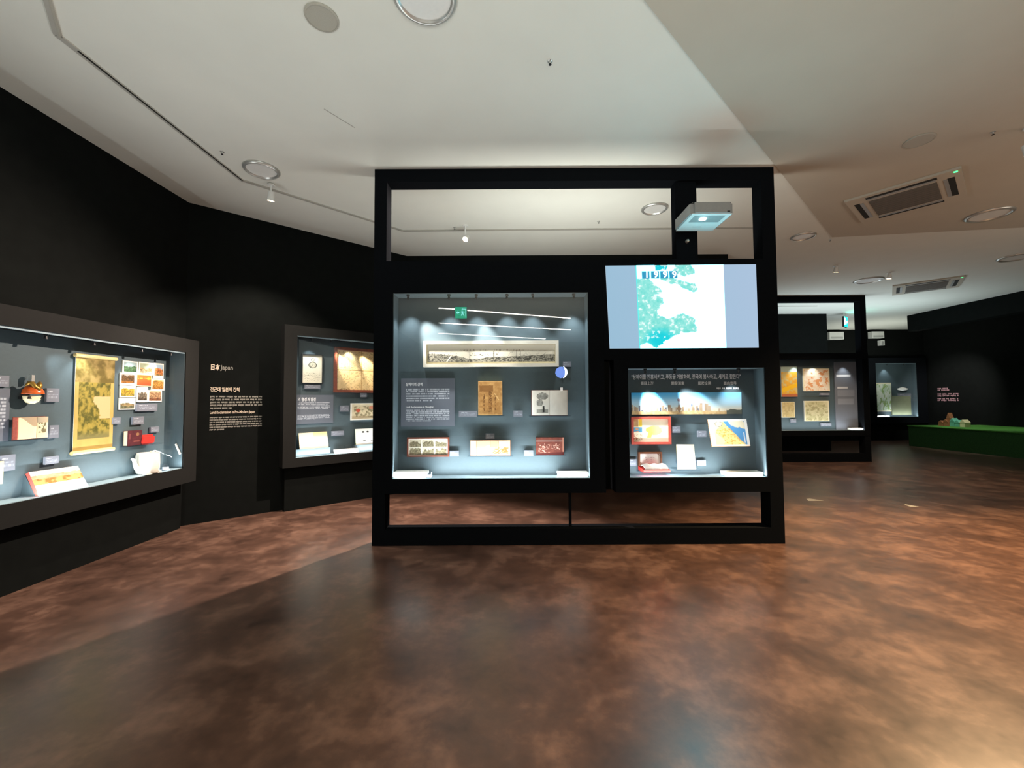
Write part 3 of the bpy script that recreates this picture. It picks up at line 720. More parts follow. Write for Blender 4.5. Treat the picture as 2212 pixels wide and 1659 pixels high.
slab('satin_lining', [Q1.at(u0 + .04, z0 + .026, .14), Q1.at(u1 + .01, z0 + .026, .14), Q1.at(u1 - .02, zb + .004, .045), Q1.at(u0 + .02, zb + .004, .045)], .008, lining, 44, 16, parent=gb, bulge=lambda U, V: (.022 + .022 * np.abs(np.sin(U * 9))) * np.sin(V * math.pi) ** .6)
pbox('clear_shelf', Q1, (u0 - .01, u1 + .06, z0 - .016, z0 - .001, 0, .17), 'acrylic', gb)
ws = [Q1.at(*Q1.uz(1464, 1013, .13), .13), Q1.at(*Q1.uz(1504, 1013, .13), .13), Q1.at(*Q1.uz(1499, 960, .05), .05), Q1.at(*Q1.uz(1461, 960, .05), .05)]
th = tag(empty('white_booklet', (ws[0] + ws[1]) / 2), 'plain white booklet leaning on a clear shelf right of the red box', 'booklet')
slab('cover_sheet', ws, .014, paper((250, 246, 230), 3, 99), 20, 24, parent=th, side=(150, 140, 90))
mid = [x * .7 + (ws[0] + ws[1] + ws[2] + ws[3]) * .075 for x in ws]; wedge('stand', *mid, Q1, 'acrylic', th)
z_ = ws[0].z; ua = (ws[0] - Q1.o).dot(Q1.r); ub = (ws[1] - Q1.o).dot(Q1.r); pbox('clear_shelf', Q1, (ua - .02, ub + .04, z_ - .018, z_ - .001, 0, .16), 'acrylic', th)
caption(Q1, (1360, 992, 1375, 1006), 'caption card left of the red presentation box')
caption(Q1, (1506, 994, 1525, 1006), 'caption card right of the plain white booklet')
ledge_block(Q1, (1569, 1020, 1648, 1034), 'white tray on the ledge of the right kiosk case', z0=ZL)

# ------------------------------------------------------------------ exhibits in the left wall case
def scroll_paint(U, V):
    n = fbm(U, V, 6, 12, 101); n2 = fbm(U, V, 14, 26, 103)
    img = mix(full(U, (184, 158, 90)), (164, 140, 76), n)
    top = V > .73; img[top] = mix(full(U, (100, 86, 36)), (152, 132, 78), sm(n, .3, .7))[top]
    ins = (U > .09) & (U < .90) & (V > .135) & (V <= .73)
    g = mix(full(U, (74, 72, 22)), (148, 130, 56), sm(n2, .3, .66)); g = mix(g, (112, 104, 62), sm(-V, -.24, -.14))
    pale = (U + (V - .45) * .9 > .60 + .4 * (n - .5)) & (V > .34) & (V < .58); g[pale] = (190, 162, 116)
    img[ins] = g[ins]; return img
u0, z0, u1, z1 = QA.rect(161, 771, 246, 974, .02)
scl = tag(empty('hanging_scroll', QA.at((u0 + u1) / 2, z0, .01)), 'tall golden hanging scroll painted with an olive landscape', 'scroll')
slab('painting', QA.corners(u0, z0, u1, z1, .018), .004, scroll_paint, 90, 190, parent=scl)
for z_ in (z0, z1):
    bm = bmesh.new(); tube(bm, [QA.at(u0 - .012, z_, .02), QA.at(u1 + .012, z_, .02)], .018, 12); build('roller', bm, 'wood_pale', scl)
def landscape(sky, midc, gnd, seed, border=.07, hor=.5, bot=None):
    def f(U, V):
        img = full(U, (238, 232, 218)); n = fbm(U, V, 6, 6, seed); h = fbm(U, V * 0 + .4, 7, 2, seed + 5); fi = fbm(U, V, 18, 18, seed + 9)
        b2 = border * (bot or 1); ins = (U > border) & (U < 1 - border) & (V > b2) & (V < 1 - border)
        pic = mix(full(U, sky), C3(sky) * .85, n); m_ = V < hor + .3 * (h - .4); pic[m_] = mix(full(U, midc), C3(midc) * .6, sm(fi, .35, .65))[m_]
        m_ = V < .3 + .2 * (n - .5); pic[m_] = mix(full(U, gnd), C3(gnd) * .65, sm(fi, .35, .65))[m_]; img[ins] = pic[ins]; return img
    return f
def orange_card(U, V):
    img = mix(full(U, (232, 62, 30)), (244, 110, 40), V); img = mix(img, (255, 196, 40), sm(-np.hypot(U - .78, V - .66), -.14, -.04)); img[(np.abs(V - .66) < .05) & (fbm(U, V, 14, 10, 7) > .5)] = (250, 150, 60)
    e_ = np.minimum(np.minimum(U, 1 - U), np.minimum(V, 1 - V)) < .05; img[e_] = (240, 196, 160); return img
cards = [((265, 780, 298, 806), 'dark green hillside postcard at the top left of the postcard group', landscape((150, 170, 170), (70, 96, 60), (56, 84, 50), 1)),
 ((300, 783, 331, 809), 'pale golden landscape postcard in the middle of the top row', landscape((170, 180, 150), (206, 176, 120), (226, 206, 160), 2)),
 ((332, 785, 353.5, 818), 'upright postcard with an orange mountain at top right', landscape((170, 196, 214), (214, 130, 70), (150, 120, 70), 3, bot=2.6, hor=.62)),
 ((259.5, 806, 293, 832), 'brown field postcard with a dark band, left of the orange one', landscape((140, 130, 120), (96, 66, 36), (150, 96, 40), 4, bot=2.2, hor=.75)),
 ((294.5, 809, 328, 834.5), 'bright orange red postcard in the middle of the group', orange_card),
 ((327, 818.6, 355.5, 843), 'tan golden postcard at the right edge of the group', landscape((232, 206, 150), (206, 150, 70), (176, 120, 50), 6, hor=.8)),
 ((259, 833, 293, 858), 'yellow and green rice field postcard in the left column', landscape((196, 206, 190), (196, 156, 50), (170, 150, 60), 7, hor=.7)),
 ((296, 836, 319.4, 869), 'upright grey sepia postcard below the orange one', landscape((214, 206, 196), (130, 116, 96), (90, 76, 60), 8, bot=1.8, hor=.6)),
 ((320, 843, 349.6, 868), 'pinkish brown sepia postcard at the lower right', landscape((206, 176, 140), (190, 150, 110), (130, 84, 56), 9, hor=.8)),
 ((257, 859, 292.5, 885), 'postcard of seated people, lowest in the left column', landscape((206, 226, 214), (150, 130, 90), (110, 110, 80), 10))]
for r_, lb, fn in cards: tag(picture(QA, r_, 'postcard', lb, 'postcard', fn, 34, 30, t=.012), group='postcards in the left wall case')
caption(QA, (296, 872, 340, 888), 'wide grey caption card under the postcard group')
caption(QA, (244, 902, 260.5, 916), 'small caption card touching the lower right of the scroll')
caption(QA, (287, 900, 311, 917), 'bright caption card above the maroon case')
caption(QA, (326, 922, 344, 934), 'dim caption card above the red wallet, beside the case corner')
caption(QA, (101, 839, 128, 868), 'caption card right of the painted shell')
caption(QA, (107, 919, 127, 946), 'caption card right of the thick open book')
caption(QA, (1, 983, 33, 1017), 'tall caption card at the left photo edge above the ledge')
caption(QA, (98, 986, 127, 1002), 'caption card above the large picture book on the ledge')
caption(QA, (-18, 811, 20, 835), 'caption card cut by the left photo edge, above grey panel')
text_panel(QA, (-70, 838, 20, 956), 'grey information panel cut off by the left edge of the photo', '', '', layout=dict(blocks=[(.8, .2, 10, .6, 70)], tz=0, ts=0, sz=0, ss=0))
# maroon case and red wallet on one clear shelf
def maroon(U, V):
    img = mix(full(U, (66, 26, 32)), (96, 40, 46), fbm(U, V, 8, 8, 111)); img[np.hypot(U - .68, V - .74) < .11] = (140, 100, 70); img[(np.abs(V - .28) < .05) & (U > .4) & (U < .82)] = (120, 66, 60); img[(np.abs(U - .14) < .03) & (V > .45) & (V < .8)] = (130, 70, 70); return img
closed_book(QA, (276, 930, 307, 962), 'maroon_album', 'dark maroon leather album with a gold badge', maroon, (66, 26, 32), off=.06, t=.05, shelf=True, cat='album')
u0, z0, u1, z1 = QA.rect(307, 939, 333, 959, .07)
rw = tag(empty('red_wallet', QA.at((u0 + u1) / 2, z0, .05)), 'bright red folded wallet beside the maroon album', 'wallet')
pbox('back_half', QA, (u0, u1, z0, z1, .03, .055), 'red_paper', rw, bevel=.004)
bm = bmesh.new(); hexa(bm, [QA.at(u0, z0 + .012, .072), QA.at(u1, z0 + .012, .072), QA.at(u1, z0 + .012, .055), QA.at(u0, z0 + .012, .055), QA.at(u0 + .01, (z0 + z1) / 2 + .03, .085), QA.at(u1 - .01, (z0 + z1) / 2 + .03, .085), QA.at(u1 - .01, (z0 + z1) / 2 + .03, .055), QA.at(u0 + .01, (z0 + z1) / 2 + .03, .055)]); build('flap', bm, 'red_paper', rw, bevel=.004)
pbox('clear_shelf', QA, (u0, u1 + .10, z0 - .012, z0 - .003, 0, .10), 'acrylic', rw)
# painted shell on a bracket
u0, z0, u1, z1 = QA.rect(58, 823, 98, 864, .09); cu, cz, rs = (u0 + u1) / 2, (z0 + z1) / 2, (u1 - u0) / 2
shl = tag(empty('painted_shell', QA.at(cu, z0, .05)), 'orange and gold painted clam shell with pale rim', 'shell')
def shell_half(name, mat, flip, sc_, top, depth):
    bm = bmesh.new(); rows = []
    for i in range(11):
        t = i / 10 * math.pi / 2; row = []
        for k in range(25):
            a = k / 24 * math.pi; rad = rs * sc_ * math.sin(t) * (1 + .03 * math.cos(14 * a))
            row.append(bm.verts.new(QA.at(cu + math.cos(a) * rad, cz + top + flip * math.sin(a) * rad * 1.05, .05 + depth * math.cos(t))))
        rows.append(row)
    for a, b in zip(rows, rows[1:]):
        for k in range(24): bm.faces.new((a[k], a[k + 1], b[k + 1], b[k]))
    bmesh.ops.remove_doubles(bm, verts=bm.verts[:], dist=1e-5)
    bmesh.ops.solidify(bm, geom=bm.faces[:], thickness=.006)
    return build(name, bm, mat, shl, smooth=True)
shell_half('upper_valve', 'shell_orange', 1, 1.0, -.03, .07); shell_half('lower_valve', 'shell_cream', -1, .95, -.045, .05)
bm = bmesh.new(); tube(bm, [QA.at(cu - rs * .8 + rs * 1.6 * k / 8, cz + .035 + .03 * math.sin(k * 1.1), .105 - .045 * abs(k - 4) / 4) for k in range(9)], [.006, .014, .02, .016, .022, .018, .02, .012, .006], 10); build('gold_motif', bm, 'gold', shl, smooth=True)
pbox('bracket', QA, (cu - .05, cu + .05, cz - .07, cz - .05, 0, .09), 'dark_plastic', shl); pbox('clip', QA, (cu - .01, cu + .012, z1 - .01, z1 + .05, .03, .06), 'chrome', shl, bevel=.004); pbox('clip_arm', QA, (cu - .008, cu + .006, z1 + .02, z1 + .03, 0, .04), 'chrome', shl)
# thick open book
def tb_l(U, V):
    img = paper((244, 226, 186), 6, 121)(U, V); m_ = V > .55 + .45 * (1 - sm(U, .0, .9)); img[m_] = (176, 156, 128); return img
def tb_r(U, V):
    img = paper((242, 226, 186), 6, 123)(U, V); n = fbm(U, V, 8, 8, 125); m_ = V > .72; img[m_] = (186, 172, 146); m_ = (U > .1) & (U < .78) & (V > .25) & (V < .74) & (n > .42); img[m_] = (120, 112, 82); return img
tk = open_book(QA, (40, 901, 106, 947), 'thick_book', 'thick open book with reddish page edges below the painted shell', tb_l, tb_r, 'leather_brown', off=.075, t=.04, split=.62)
u0, z0, u1, z1 = QA.rect(40, 901, 106, 947, .075); pbox('fore_edge', QA, (u0 - .005, u0, z0, z1, .032, .070), 'page_edge_red', tk); pbox('bracket', QA, (u0 + .1, u1 - .1, z0 + .05, z0 + .12, 0, .030), 'dark_plastic', tk)
# large picture book on a sloping stand
def pb_up(U, V):
    img = full(U, (246, 240, 226)); n = fbm(U, V, 16, 8, 131); h = fbm(U, V * 0, 14, 2, 133); m_ = (V < .72 - .1 * h) ; img[m_] = mix(full(U, (150, 140, 100)), (214, 204, 170), n)[m_]; m_ = V < .36 + .1 * n; img[m_] = mix(full(U, (196, 164, 96)), (150, 110, 40), sm(fbm(U, V, 10, 6, 135), .5, .7))[m_]; return img
def pb_lo(U, V):
    img = full(U, (248, 244, 240)); n = fbm(U, V, 30, 20, 137)
    for a, b, c, d in ((.06, .28, .12, .50), (.32, .56, .25, .75), (.74, .95, .30, .80)):
        m_ = (U > a) & (U < b) & (V > c) & (V < d) & (n > .5); img[m_] = (190, 178, 180)
    return img
zA = .7415
def qa(px, py, off): return QA.at(*QA.uz(px, py, off), off)
pbl, pbr, ptl, ptr = qa(86, 1074, .16), qa(192, 1053, .16), qa(62, 1020, .04), qa(168, 1006, .04)
pml, pmr = pbl * .55 + ptl * .45, pbr * .55 + ptr * .45
th = tag(empty('picture_book', (pbl + pbr) / 2), 'large open picture book with red edge lying on the ledge slope', 'book')
slab('lower_page', [pbl, pbr, pmr, pml], .03, pb_lo, 70, 30, parent=th, side=(200, 90, 80)); slab('upper_page', [pml, pmr, ptr, ptl], .03, pb_up, 70, 30, parent=th, side=(200, 90, 80))
lowz = min(p.z for p in (pbl, pbr)); wedge('stand', pbl - QA.n * .02, pbr - QA.n * .02, ptr - QA.n * .02 - Vector((0, 0, .02)), ptl - QA.n * .02 - Vector((0, 0, .02)), QA, 'case_slate', th)
# yellow sheet at the photo edge
picture(QA, (-60, 1000, 7, 1050), 'yellow_sheet', 'pale yellow sheet cut off by the left edge of the photo', 'sheet', paper((238, 222, 150), 6, 141), 10, 10, t=.03)
# white jug
jc, jz = QA.uz(315, 1021, .10); jz = zA
jug = tag(empty('white_jug', QA.at(jc, jz, .10)), 'white ceramic jug with curved spout standing on the ledge', 'jug')
bm = bmesh.new(); lathe(bm, [(0, 0), (.085, 0), (.098, .02), (.104, .10), (.100, .20), (.094, .222), (.088, .222), (.088, .20), (.0, .19)], QA.at(jc + .02, jz, .10), n=32); jb = build('body', bm, 'ceramic_white', jug, smooth=True)
p0 = QA.at(jc - .07, jz + .06, .10); bm = bmesh.new(); tube(bm, [p0, p0 - QA.r * .04 + Vector((0, 0, .015)), p0 - QA.r * .062 + Vector((0, 0, .06)), p0 - QA.r * .075 + Vector((0, 0, .105)), p0 - QA.r * .10 + Vector((0, 0, .12))], [.026, .024, .018, .015, .012], 12); build('spout', bm, 'ceramic_white', jug, smooth=True)
bm = bmesh.new(); lathe(bm, [(0, 0), (.02, 0), (.02, .014), (0, .016)], QA.at(jc + .07, jz + .222, .10), n=14); build('lug', bm, 'ceramic_white', jug)
u0, z0, u1, z1 = QA.rect(314, 1018, 348, 1028, .175); tr_ = tag(pbox('caption_strip', QA, (u0, u1, zA, zA + .02, .15, .18), 'white_block', bevel=.003), 'white strip lying on the ledge before the jug', 'strip')
hygrometer(QA, 357, 1014, .038, .07, 'clear round hygrometer right of the white jug', .12, zA)
PE = Plane(-4.0, 4.873, 1, 0)
o = bpy.data.meshes.new('tag');  # solid white sliver in place of a reflection on the glass
uu, zz = PE.uz(385, 970, .002)
bm = bmesh.new(); hexa(bm, [PE.at(uu - .035, zz + .055, .012), PE.at(uu - .02, zz + .065, .012), PE.at(uu - .02, zz + .065, .001), PE.at(uu - .035, zz + .055, .001), PE.at(uu + .02, zz - .065, .012), PE.at(uu + .035, zz - .055, .012), PE.at(uu + .035, zz - .055, .001), PE.at(uu + .02, zz - .065, .001)])
tag(build('white_reflection', bm, 'white_block'), 'small white slanted painted reflection on the end wall of the left showcase', 'tag')

# ------------------------------------------------------------------ exhibits in the diagonal wall case
def portrait_paint(U, V):
    img = paper((232, 228, 206), 7, 151)(U, V); n = fbm(U, V, 10, 14, 153)
    head = np.hypot((U - .52) / .095, (V - .83) / .075); body = np.hypot((U - .52) / .22, (V - .64) / .11)
    for d in (body, head): img[d < 1.0] = (206, 202, 180); m_ = (d < 1.0) & (d > .80); img[m_] = (84, 84, 74)
    m_ = (body < .78) & (np.abs(fbm(U, V, 9, 9, 157) - .5) < .03); img[m_] = (120, 120, 104)
    m_ = (V < .36) & (V > .08) & (np.abs(np.sin((V + .12 * n) * 46)) < .25) & (U > .1) & (U < .92) & (n > .36); img[m_] = (136, 134, 112); return img
framed(QB, (652, 765, 698, 829), 'framed_portrait', 'pale print of a bust above mountains in a thin dark frame', portrait_paint, 80, 110, .012, 'dark_plastic', t=.035)
caption(QB, (658, 831, 692, 840), 'caption card directly below the bust print')
def oldmap_paint(U, V):
    n = fbm(U, V, 9, 9, 161); img = mix(full(U, (206, 176, 122)), (230, 206, 158), n); l = np.abs(fbm(U, V, 10, 10, 163) - .5); m_ = (l < .012); img[m_] = (140, 112, 70); m_ = (fbm(U, V, 40, 40, 165) > .68); img[m_] = img[m_] * .8
    for x in (.25, .5, .75): img[np.abs(U - x) < .004] = (170, 136, 86)
    img[np.abs(V - .5) < .005] = (150, 116, 72); return img
u0, z0, u1, z1 = QB.rect(722, 752, 806, 848, .04); 
th = tag(empty('framed_map', QB.at(2.15, z0, 0)), 'big brown wooden framed antique map partly hidden by the kiosk post', 'framed picture')
ring('frame', QB.corners(u0, z0, 2.60, z1, .045), .042, .045, 'wood_red', th); slab('picture', QB.corners(u0 + .042, z0 + .042, 2.558, z1 - .042, .026), .012, oldmap_paint, 150, 110, parent=th)
caption(QB, (779, 849, 792, 858), 'small caption card under the big antique map')
pnl = text_panel(QB, (636, 853, 720, 915), 'grey information panel headed 의 형성과 발전 in the diagonal wall case', '', '', layout=dict(blocks=[(.72, .52, 5, .95, 80), (.30, .16, 5, .55, 90)], tz=0, ts=0, sz=0, ss=0))
a, zz = QB.uz(643, 866, .013); b, _ = QB.uz(682, 866, .013)
text('heading', '의 형성과 발전', QB, a, zz, .0135, .058, 'letter_white', pnl, bold=.02, width=b - a)
caption(QB, (735, 876, 754, 889), 'dim caption card between grey panel and red spotted print')
def print_paint(U, V):
    img = paper((228, 216, 184), 7, 171)(U, V); ins = (U > .08) & (U < .92) & (V > .14) & (V < .86); n = fbm(U, V, 12, 8, 173); g = mix(full(U, (140, 128, 96)), (226, 212, 176), sm(n, .36, .6)); g[np.hypot((U - .22) * 1.6, V - .58) < .12] = (206, 96, 70); g[(U > .6) & (U < .75) & (V > .66)] = (222, 150, 120); img[ins] = g[ins]; return img
u0, z0, u1, z1 = QB.rect(758, 871, 806, 907, .03); th = tag(empty('framed_print', QB.at(2.3, z0, 0)), 'cream print with red spots in a white frame below the big map', 'framed picture')
ring('frame', QB.corners(u0, z0, 2.52, z1, .03), .016, .03, 'ceramic_white', th); slab('picture', QB.corners(u0 + .016, z0 + .016, 2.504, z1 - .016, .018), .01, print_paint, 100, 50, parent=th)
zB = .7315
pbox('ledge_step', QB, (1.22, 1.70, zB, zB + .10, 0, .10), 'case_slate', thB)
pbox('ledge_step', QB, (2.06, 2.71, zB, zB + .10, 0, .10), 'case_slate', thB)
def qb(px, py, off): return QB.at(*QB.uz(px, py, off), off)
cf = [qb(648, 973, .09), qb(710, 967, .09), qb(706, 932, .03), qb(645, 936, .03)]
th = tag(empty('cream_folio', (cf[0] + cf[1]) / 2), 'plain cream folio leaning on the ledge step', 'folio'); slab('sheet', cf, .02, lambda U, V: mix(full(U, (248, 240, 214)), (236, 204, 140), sm(V, .5, 1) * (.4 + .6 * (U > .5))), 40, 24, parent=th, side=(190, 160, 100))
wedge('stand', *[x * .7 + (cf[0] + cf[1] + cf[2] + cf[3]) * .075 for x in cf], QB, 'acrylic', th)
caption(QB, (716, 931, 743, 941), 'caption card right of the cream folio')
wb = [qb(769, 963, .09), qb(830, 960, .09), qb(828, 924, .04), qb(767, 927, .04)]
def marks(U, V):
    img = full(U, (246, 244, 234))
    for x, y in ((.27, .80), (.43, .80), (.72, .76), (.80, .72)): img[np.hypot((U - x) * 1.2, V - y) < .055] = (40, 40, 36)
    img[(np.abs(V - .28) < .03) & (U > .25) & (U < .62) & (fbm(U, V, 30, 10, 3) > .45)] = (90, 88, 80); return img
th = tag(empty('white_notebook', (wb[0] + wb[1]) / 2), 'white notebook with black ink marks beside the kiosk post', 'booklet'); slab('cover_sheet', wb, .02, marks, 60, 40, parent=th, side=(160, 190, 120)); wedge('stand', *[x * .7 + (wb[0] + wb[1] + wb[2] + wb[3]) * .075 for x in wb], QB, 'acrylic', th)
ledge_block(QB, (725, 970, 775, 979), 'white tray on the ledge of the diagonal wall case', off=.16, depth=.08, z0=zB)

# ------------------------------------------------------------------ lettering on the diagonal wall
wt = tag(empty('wall_text', PB.at(.55, 1.2, 0)), 'wall lettering headed 日本 Japan between the two wall showcases', 'lettering')
def wl(body, x0, x1, y, size, mat, bold):
    a, zz = PB.uz(x0, y, .003); b, _ = PB.uz(x1, y, .003); text('heading', body, PB, a, zz, .001, size, mat, wt, bold=bold, width=b - a)
wl('日本', 454, 474, 798, .085, 'letter_cream', .03); wl('Japan', 477, 504, 798, .082, 'letter_grey', .01)
wl('전근대 일본의 간척', 454, 517, 845, .062, 'letter_cream', .02); wl('Land Reclamation in Pre-Modern Japan', 453, 550, 894, .052, 'letter_cream', .012)
a = PB.uz(454, 855, .003); b = PB.uz(567, 855, .003); word_rows('small_print', PB, a[0], b[0], a[1] + .0, .037, 5, .024, .002, 'letter_grey', wt, seed=7, last=.42)
a = PB.uz(453, 900, .003); b = PB.uz(566, 900, .003); word_rows('small_print', PB, a[0], b[0], a[1] - .005, .031, 6, .019, .002, 'letter_grey', wt, seed=9, last=.28, cw=.008)

# ------------------------------------------------------------------ second kiosk and the far end
K2 = Plane(0, 10.20, 1, 0)
k2 = tag(empty('exhibition_kiosk', (6.5, 10.05, 0)), 'smaller looking black exhibition frame standing farther back at right', 'kiosk')
box('post', (4.40, 4.54, 9.99, 10.17, 0, H - .001), 'black_frame', k2); box('post', (8.42, 8.56, 9.99, 10.17, 0, H - .001), 'black_frame', k2)
box('top_beam', (4.54, 8.42, 9.99, 10.17, 3.86, H - .001), 'black_frame', k2); box('bottom_beam', (4.54, 8.42, 9.99, 10.17, 0, .19), 'black_frame', k2)
def k2case():
    P, (u0, z0, u1, z1), (a0, b0, a1, b1) = K2, (4.54, .62, 8.56, 2.60), (5.2, .745, 8.535, 2.465); D = .22
    bm = bmesh.new()
    for d in ((u0, a0, z0, z1), (a1, u1, z0, z1), (a0, a1, z0, b0), (a0, a1, b1, z1)): pbx(bm, P, *d, -.03, D)
    bmesh.ops.remove_doubles(bm, verts=bm.verts[:], dist=1e-5); body = build('display_case', bm, 'black_frame', k2)
    pbox('back_panel', P, (a0, a1, b0, b1, -.03, 0), 'case_slate', body); pbox('side_liner', P, (a1 - .006, a1, b0, b1, 0, D - .012), 'case_slate', body)
    pbox('ledge', P, (a0, a1, b0, b0 + .006, 0, D - .012), 'case_ledge', body); pbox('glass_pane', P, (a0, a1, b0, b1, D - .010, D - .004), 'glass', body)
k2case()
def map_paint(c1, c2, c3, seed):
    def f(U, V):
        n = fbm(U, V, 6, 8, seed); img = mix(full(U, c1), c2, sm(n, .35, .65)); m_ = fbm(U, V, 9, 9, seed + 3) > .58; img[m_] = C3(c3); e_ = np.minimum(np.minimum(U, 1 - U), np.minimum(V, 1 - V)) < .04; img[e_] = (230, 222, 190); return img
    return f
def tallmap(U, V):
    n = fbm(U, V, 5, 10, 181); img = mix(full(U, (206, 190, 130)), (228, 170, 60), sm(n, .4, .6)); img[V > .82] = (176, 196, 186); img[V < .10] = (190, 110, 70); img[(np.abs(V - .3 - .2 * (U - .5)) < .07)] = (240, 190, 40); return img
picture(K2, (1688, 792, 1722, 857), 'wall_map', 'tall yellow map with red lower border in the far kiosk case', 'map', tallmap, 40, 70, t=.03)
picture(K2, (1735, 796, 1792, 845), 'wall_map', 'pinkish white map at the upper right of the far kiosk case', 'map', map_paint((236, 216, 190), (240, 232, 216), (224, 160, 110), 183), 60, 50, t=.03)
picture(K2, (1689, 868, 1717, 902), 'wall_map', 'small plain tan map at the lower left of the far kiosk case', 'map', map_paint((206, 188, 138), (196, 176, 120), (186, 166, 116), 185), 40, 44, t=.03)
picture(K2, (1738, 866, 1791, 910), 'wall_map', 'olive beige map with dark lettering bar in the far kiosk case', 'map', map_paint((206, 198, 158), (186, 180, 136), (166, 158, 116), 187), 60, 50, t=.03)
caption(K2, (1771, 849, 1792, 854), 'narrow caption strip between two maps of the far kiosk'); caption(K2, (1708, 905, 1720, 913), 'tiny caption card below the plain tan map'); caption(K2, (1773, 914, 1796, 921), 'caption strip below the olive beige map')
def greypanel(U, V):
    img = full(U, (112, 116, 124)); g = vnoise(U, V, 40, 2, 3)
    for v, a, b, c in ((.795, .08, .60, 235), (.62, .10, .48, 200)): m_ = (np.abs(V - v) < .014) & (U > a) & (U < b); img[m_] = (c, c, c)
    m_ = (V < .59) & (V > .50) & (U > .1) & (U < .72); img[m_] = (132, 136, 144); m_ = (V < .46) & (V > .38) & (U > .1) & (U < .68); img[m_] = (136, 140, 148); return img
picture(K2, (1804, 782, 1862, 930), 'information_panel', 'tall grey text panel at the right end of the far kiosk case', 'text panel', greypanel, 50, 110, t=.02, side=(110, 114, 122))
u0, z0, u1, z1 = K2.rect(1838, 926, 1878, 931, .15); th = tag(pbox('humidity_tray', K2, (u0, u1, .752, .80, .05, .17), 'white_block', bevel=.006), 'white tray on the ledge of the far kiosk case', 'tray')
# far wall: showcase, air conditioner, speaker
fc = tag(empty('wall_display_case', PF.at(13.7, .8, .1)), 'distant wall showcase with a pale green map, right of the far kiosk', 'display case')
case_parts(fc, PF, (12.7, .62, 14.75, 2.95), (12.95, .85, 14.40, 2.75), .20, .015, (13.4, 14.0), frame_mat='black_frame')
QF = Sub(PF, .015)
picture(QF, (1893, 827, 1926, 889), 'wall_map', 'pale green and white map in the distant wall showcase', 'map', map_paint((196, 214, 190), (226, 232, 216), (150, 176, 110), 191), 44, 60, t=.03)
picture(QF, (1927, 855, 1968, 896), 'model_board', 'olive grey board beside the pale green map', 'board', paper((120, 126, 100), 8, 193), 20, 20, t=.05, side=(110, 116, 92))
u_, z_ = QF.uz(1949, 838, .08); th = tag(empty('ship_model', QF.at(u_, z_ - .1, .06)), 'small white model hanging in the distant showcase', 'model')
bm = bmesh.new(); lathe(bm, [(0, 0), (.16, .03), (.20, .07), (.12, .10), (0, .14)], QF.at(u_, z_ - .1, .09), n=16); bmesh.ops.scale(bm, vec=(1, .35, 1), space=Matrix.Translation(-QF.at(u_, z_, .09)), verts=bm.verts[:]); build('hull', bm, 'white_block', th, smooth=True)
pbox('bracket', QF, (u_ - .02, u_ + .02, z_ - .12, z_ - .06, 0, .09), 'dark_plastic', th)
u0, z0, u1, z1 = QF.rect(1940, 850, 1968, 862, .06); caption(QF, (1940, 850, 1968, 860), 'caption card under the small white model')
u0, z0, u1, z1 = QF.rect(1894, 896, 1921, 901, .15); tag(pbox('humidity_tray', QF, (u0, u1, .857, .90, .05, .16), 'white_block', bevel=.006), 'white tray on the ledge of the distant wall showcase', 'tray')
def ac_unit(x0, y0, x1, y1, label):
    u0, z0, u1, z1 = PF.rect(x0, y0, x1, y1, .18); th = tag(empty('wall_unit', PF.at((u0 + u1) / 2, z0, .09)), label, 'wall unit')
    pbox('housing', PF, (u0, u1, z0, z1, 0, .18), 'white_plastic', th, bevel=.02)
    for k in range(2): pbox('louvre', PF, (u0 + .04, u1 - .04, z0 + .03 + k * .04, z0 + .045 + k * .04, .18, .186), 'grey_plastic', th)
ac_unit(1792, 717, 1823, 733, 'white box shaped wall unit seen through the far kiosk frame'); ac_unit(1884, 716, 1910, 730, 'white box shaped wall unit right of the far kiosk post')
u0, z0, u1, z1 = PF.rect(1903, 735, 1911, 746, .14); th = tag(empty('wall_speaker', PF.at((u0 + u1) / 2, z0, .07)), 'small white speaker box below the right wall unit', 'speaker')
pbox('housing', PF, (u0, u1, z0, z1, 0, .14), 'white_plastic', th, bevel=.012); pbox('grille', PF, (u0 + .02, u1 - .02, z0 + .02, z1 - .03, .14, .145), 'grey_plastic', th)
# niche at right: lettering, green plinth with a small diorama
PR = Plane(14.9, 0, 0, -1)
nt_ = tag(empty('wall_text', (14.9, 13.0, 1.4)), 'pale pink lettering on the dark niche wall at far right', 'lettering')
for k, (y, x1_, c) in enumerate(((838, 2053, .05), (850, 2071, .05), (860, 2071, .05))):
    a, zz = PR.uz(2025, y, .004); b, _ = PR.uz(x1_, y, .004); word_rows('text_row', PR, a, b, zz, .06, 2, .05, .003, 'letter_pink', nt_, seed=20 + k, last=1, cw=.045)
pl = tag(empty('green_plinth', (13.7, 10.5, 0)), 'low green turf covered plinth along the right niche wall', 'plinth')
box('plinth_body', (12.6, 14.89, 3.0, 13.3, 0, .62), 'felt_green', pl); box('turf', (12.58, 14.89, 2.98, 13.32, .62, .645), 'turf_green', pl)
rg = random.Random(3)
dio = [(2037, 917, 'brick_brown', .13, .10), (2048, 917, 'brick_brown', .13, .13), (2053, 912, 'brick_brown', .10, .24), (2062, 915, 'teal_tile', .13, .15), (2073, 919, 'teal_tile', .14, .12), (2085, 922, 'paper_cream', .14, .13)]
dl = ['brown block at the left end of the small diorama', 'low brown house of the diorama, left of the tallest', 'tallest brown house of the small diorama', 'tall teal roofed house of the small diorama', 'short teal roofed house in the small diorama', 'cream house at the right end of the small diorama']
